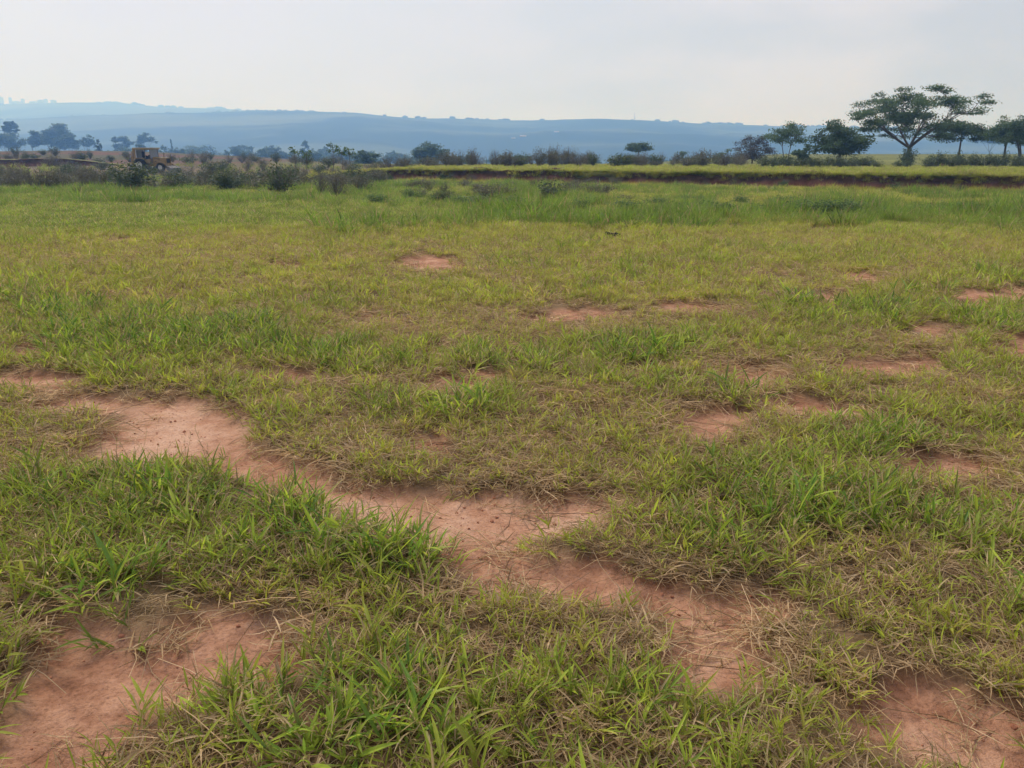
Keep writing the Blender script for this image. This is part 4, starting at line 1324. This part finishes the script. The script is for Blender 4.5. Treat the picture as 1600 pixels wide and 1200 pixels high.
def digger():
    Y = 95.0
    x = col_x(236, Y)
    root = empty('digger', (x, Y, tz(x, Y)), R(-12))
    g = root
    box('chassis', M['yellow'], g, (.35, 0, .78), (4.0, .8, .36))
    hood = box('hood', M['yellow'], g, (1.35, 0, 1.28), (1.75, .95, .72), .06, taper=.9)
    box('grille', M['black'], hood, (.86, 0, -.02), (.06, .72, .5), .01)
    for z in (-.12, 0.04, .18):
        box('vent_slat', M['black'], hood, (-.25, -.482, z), (.7, .02, .05), .005)
    box('exhaust_pipe', M['steel'], g, (1.55, .22, 1.9), (.09, .09, .6), .03)
    cabin = box('cab_base', M['yellow'], g, (-.55, 0, 1.2), (1.75, 1.4, .45), .04)
    for sx in (-1.45, .42):
        for sy in (-.72, .72):
            box('cab_post', M['grey_paint'] if sx < 0 else M['steel'], g, (sx, sy, 2.03), (.09, .09, 1.12), .01)
    for sy in (-.72, .72):
        box('cab_post', M['steel'], g, (-.25, sy, 2.03), (.08, .08, 1.12), .01)
    box('rear_window', M['glass'], g, (-1.45, 0, 2.0), (.02, 1.32, .92), 0)
    box('windscreen', M['glass'], g, (.42, 0, 2.0), (.02, 1.32, .92), 0)
    box('dashboard', M['black'], g, (.15, 0, 1.72), (.35, 1.1, .4), .05)
    box('steering_column', M['black'], g, (-.1, 0, 1.95), (.08, .08, .5), .02, (0, R(30), 0))
    rf = box('roof', M['yellow_pale'], g, (-.52, 0, 2.66), (2.5, 1.75, .11), .04)
    box('roof_trim', M['yellow'], rf, (0, 0, -.125), (2.2, 1.6, .10), .02)
    box('seat', M['black'], g, (-.75, 0, 1.62), (.5, .5, .4), .08)
    box('seat_back', M['black'], g, (-1.0, 0, 1.95), (.16, .5, .7), .06)
    for sx, r, w in ((-.95, .74, .46), (1.75, .50, .34)):
        for sy in (-.92, .92):
            wheel(g, (sx, sy, r), r, w)
    for sy in (-.92, .92):
        box('mudguard', M['yellow'], g, (-.95, sy, 1.53), (1.3, .5, .08), .03)
        box('loader_arm', M['yellow'], g, (1.75, sy * .68, 1.0), (1.9, .12, .22), .02, (0, R(22), 0))
    bk = box('loader_bucket', M['steel'], g, (2.85, 0, .42), (.62, 2.1, .62), .06, taper=.45)
    box('bucket_teeth_bar', M['steel'], bk, (.34, 0, -.27), (.12, 2.0, .05), .01)
    boom = box('boom', M['yellow'], g, (-2.05, 0, 1.75), (.28, .26, 1.9), .03, (0, R(-14), 0))
    box('hydraulic_ram', M['steel'], boom, (.22, 0, .05), (.08, .08, 1.3), .02)
    box('dipper_arm', M['yellow'], g, (-2.5, 0, 1.55), (.22, .22, 1.6), .03, (0, R(10), 0))
    box('rear_bucket', M['steel'], g, (-2.65, 0, .55), (.5, .6, .5), .06, (0, R(20), 0), taper=.6)
    box('stabiliser', M['yellow'], g, (-1.75, 0, .75), (.3, 2.0, .5), .03)
    tag(root, 'worn yellow digger with canopy cab half hidden behind the scrub', 'digger')
digger()

# ================================================================== far hill country
def far_woods():
    import bmesh
    ml = []
    for k in range(6):
        bm = bmesh.new(); bmesh.ops.create_icosphere(bm, subdivisions=2, radius=1)
        for v in bm.verts:
            n = .7 + .6 * float(fbm(np.array([v.co.x * 1.7 + k * 9]), np.array([v.co.y * 1.7 + v.co.z * 2.3]), 150 + k, 3)[0])
            v.co *= n
            v.co.z = v.co.z * .62 + .4
        me = bpy.data.meshes.new('crown_mass'); bm.to_mesh(me); bm.free()
        a = me.attributes.new('rnd', 'FLOAT', 'POINT'); a.data.foreach_set('value', RNG.random(len(me.vertices)).astype(np.float32))
        me.materials.append(M['wood_far']); ml.append(me)
    X = []; Yv = []; S = []
    # along the ridge lines
    for rr_, n, u0, u1, s0, s1 in ((NEAR_R, 1100, 330, 2000, 4, 10), (FAR_R, 500, -500, 560, 7, 16), (NEAR_R, 200, -300, 330, 4, 8)):
        u = RNG.uniform(u0, u1, n)
        dens = fbm(u / 30, u * 0 + 3, 161, 4)
        k = (RNG.random(n) < sst(.42, .62, dens) * .9 + .03) & ~((u > 850) & (u < 1040) & (RNG.random(n) < .93))
        u = u[k]
        y = rr_ + RNG.normal(-5, 22, len(u)); x = (u - 800) / FPX * y * CP
        X.append(x); Yv.append(y); S.append(RNG.uniform(s0, s1, len(u)))
    # on the slopes and the valley floor
    n = 1400
    y = RNG.uniform(420, 900, n); x = (RNG.uniform(-250, 1850, n) - 800) / FPX * y * CP
    d = fbm(x / 330, y / 120, 91, 5)
    k = RNG.random(n) < (1 - sst(.40, .50, d)) + .01
    X.append(x[k]); Yv.append(y[k]); S.append(RNG.uniform(2.5, 6, k.sum()))
    x = np.concatenate(X); y = np.concatenate(Yv); s = np.concatenate(S)
    z = terr(x, y, micro=False) - .15 * s
    rot = np.stack([x * 0, x * 0, RNG.uniform(0, 6.28, len(x))], 1)
    scatter('distant_woodland', [(ml, np.stack([x, y, z], 1), rot, s, x * 0)], 'blue hazy woodland covering the valley and the far ridge', 'woodland')
far_woods()

def far_building(u, v_top, wpx, Y, label, mat, seed, group='hazy city blocks on the far ridge', low=False):
    rr = random.Random(seed)
    x = col_x(u, Y); zb = tz(x, Y)
    zt = pt(u, v_top, Y)[2]; w = wpx * Y / FPX * CP; H = max(6, zt - zb)
    root = empty('tower_block' if not low else 'city_block', (x, Y, zb), rr.uniform(-.4, .4))
    box('wall', M[mat], root, (0, 0, H / 2 - 2), (w, w * rr.uniform(.7, 1), H + 4), 0)
    box('roof', M['roof'], root, (0, 0, H + .4), (w * 1.03, w * .8, .8), 0)
    box('lift_housing', M[mat], root, (rr.uniform(-.2, .2) * w, 0, H + 2.2), (w * .35, w * .35, 2.8), 0)
    nfl = max(2, int(H / 6))
    for k in range(nfl):
        box('window_band', M['glass'], root, (0, -w * .5 - .05, (k + .6) * H / nfl), (w * .8, .3, H / nfl * .4), 0)
    tag(root, label, 'building', group)
CITY = [(7, 158, 6, 'hazy low block at the outer end of the ridge skyline', 'plaster'), (16, 152, 6, 'tallest hazy tower on the ridge skyline', 'plaster_b'),
        (31, 153, 4, 'slim hazy tower beside the tallest one', 'plaster'), (41, 159, 12, 'wide low hazy block between two slim towers', 'plaster_b'),
        (50, 155, 4, 'slim hazy tower at the end of the wide low block', 'plaster'), (66, 159, 9, 'hazy mid-height block in the middle of the skyline', 'plaster'),
        (77, 157, 8, 'hazy stepped block near the twin blocks', 'plaster_b'), (85, 155.5, 5, 'hazy tower rising over the stepped block', 'plaster'),
        (97, 157, 6, 'hazy tower standing alone at the inner end of the skyline', 'plaster_b')]
for k, (u, v, w, lb, mt) in enumerate(CITY):
    far_building(u, v, w, 3950 + 30 * (k % 3), lb, mt, k)

def farm_shed(u, v, wpx, Y, label, seed):
    x = col_x(u, Y); zb = tz(x, Y); w = wpx * Y / FPX
    root = empty('farm_shed', (x, Y, zb), .2)
    h = w * .16
    box('wall', M['plaster_b'], root, (0, 0, h / 2), (w, w * .5, h), 0)
    V = [(-w * .53, -w * .28, h), (w * .53, -w * .28, h), (w * .53, w * .28, h), (-w * .53, w * .28, h), (-w * .53, 0, h * 1.6), (w * .53, 0, h * 1.6)]
    link('roof', mesh_from('roof', V, [(0, 1, 5, 4), (2, 3, 4, 5), (0, 4, 3), (1, 2, 5), (0, 3, 2, 1)], M['roof']), root)
    tag(root, label, 'shed', 'pale sheds on the far slope')
for u, w, Y, lb in ((802, 6, 1560, 'pale shed at the end of the shed row on the far slope'), (817, 9, 1570, 'long pale shed in the shed row on the far slope'), (869, 7, 1600, 'pale shed standing apart from the row on the far slope')):
    farm_shed(u, 217, w, Y, lb, u)

def mast():
    Y = NEAR_R - 20; x = col_x(989, Y); zb = tz(x, Y); H = pt(989, 176, Y)[2] - zb
    root = empty('radio_mast', (x, Y, zb))
    G1 = Geo()
    for a in range(3):
        c = Vector((math.cos(a * 2.094), math.sin(a * 2.094), 0))
        G1.tube([c * 1.5 - Vector((0, 0, 2)), c * .5 + Vector((0, 0, H))], [.28, .2], 4)
    link('tower_leg', G1.mesh('tower_leg', M['steel']), root)
    G2 = Geo()
    n = 12
    for k in range(n):
        z0, z1 = H * k / n, H * (k + 1) / n; r0, r1 = 1.5 - 1.0 * k / n, 1.5 - 1.0 * (k + 1) / n
        for a in range(3):
            p = Vector((math.cos(a * 2.094) * r0, math.sin(a * 2.094) * r0, z0)); q = Vector((math.cos((a + 1) * 2.094) * r1, math.sin((a + 1) * 2.094) * r1, z1))
            G2.tube([p, q], [.12, .12], 3)
    link('lattice_brace', G2.mesh('lattice_brace', M['steel']), root)
    G3 = Geo(); G3.tube([Vector((0, 0, H)), Vector((0, 0, H + 5))], [.15, .05], 4)
    link('antenna', G3.mesh('antenna', M['steel']), root)
    tag(root, 'thin lattice radio mast on top of the far ridge', 'mast')
mast()

# ================================================================== haze
def build_haze():
    zs_lo = 1e9; zs_hi = -1e9
    g = bpy.data.objects['ground'].data
    co = np.zeros(len(g.vertices) * 3, np.float32); g.vertices.foreach_get('co', co); co = co.reshape(-1, 3)
    lo = co.min(0); hi = co.max(0)
    x0, x1, y0, y1, z0, z1 = lo[0] - 20, hi[0] + 20, lo[1] - 20, hi[1] + 20, lo[2] - 1.0, hi[2] + HAZE_TOP
    V = [(x, y, z) for z in (z0, z1) for y in (y0, y1) for x in (x0, x1)]
    F = [(0, 2, 3, 1), (4, 5, 7, 6), (0, 1, 5, 4), (2, 6, 7, 3), (0, 4, 6, 2), (1, 3, 7, 5)]
    m, nt, N, L = new_mat('haze_air')
    out = N.new('ShaderNodeOutputMaterial'); v = N.new('ShaderNodeVolumePrincipled')
    v.inputs['Color'].default_value = HAZE_COLOR
    v.inputs['Density'].default_value = HAZE_DENSITY
    v.inputs['Absorption Color'].default_value = HAZE_ABSORB
    v.inputs['Anisotropy'].default_value = 0.3
    L.new(v.outputs['Volume'], out.inputs['Volume'])
    o = link('haze', mesh_from('haze', V, F, m))
    kind(o, 'stuff', 'pale bluish haze filling the air over the valley', 'haze')
    print('haze box', x0, x1, y0, y1, z0, z1)
HAZE_TOP = 50.0
build_haze()
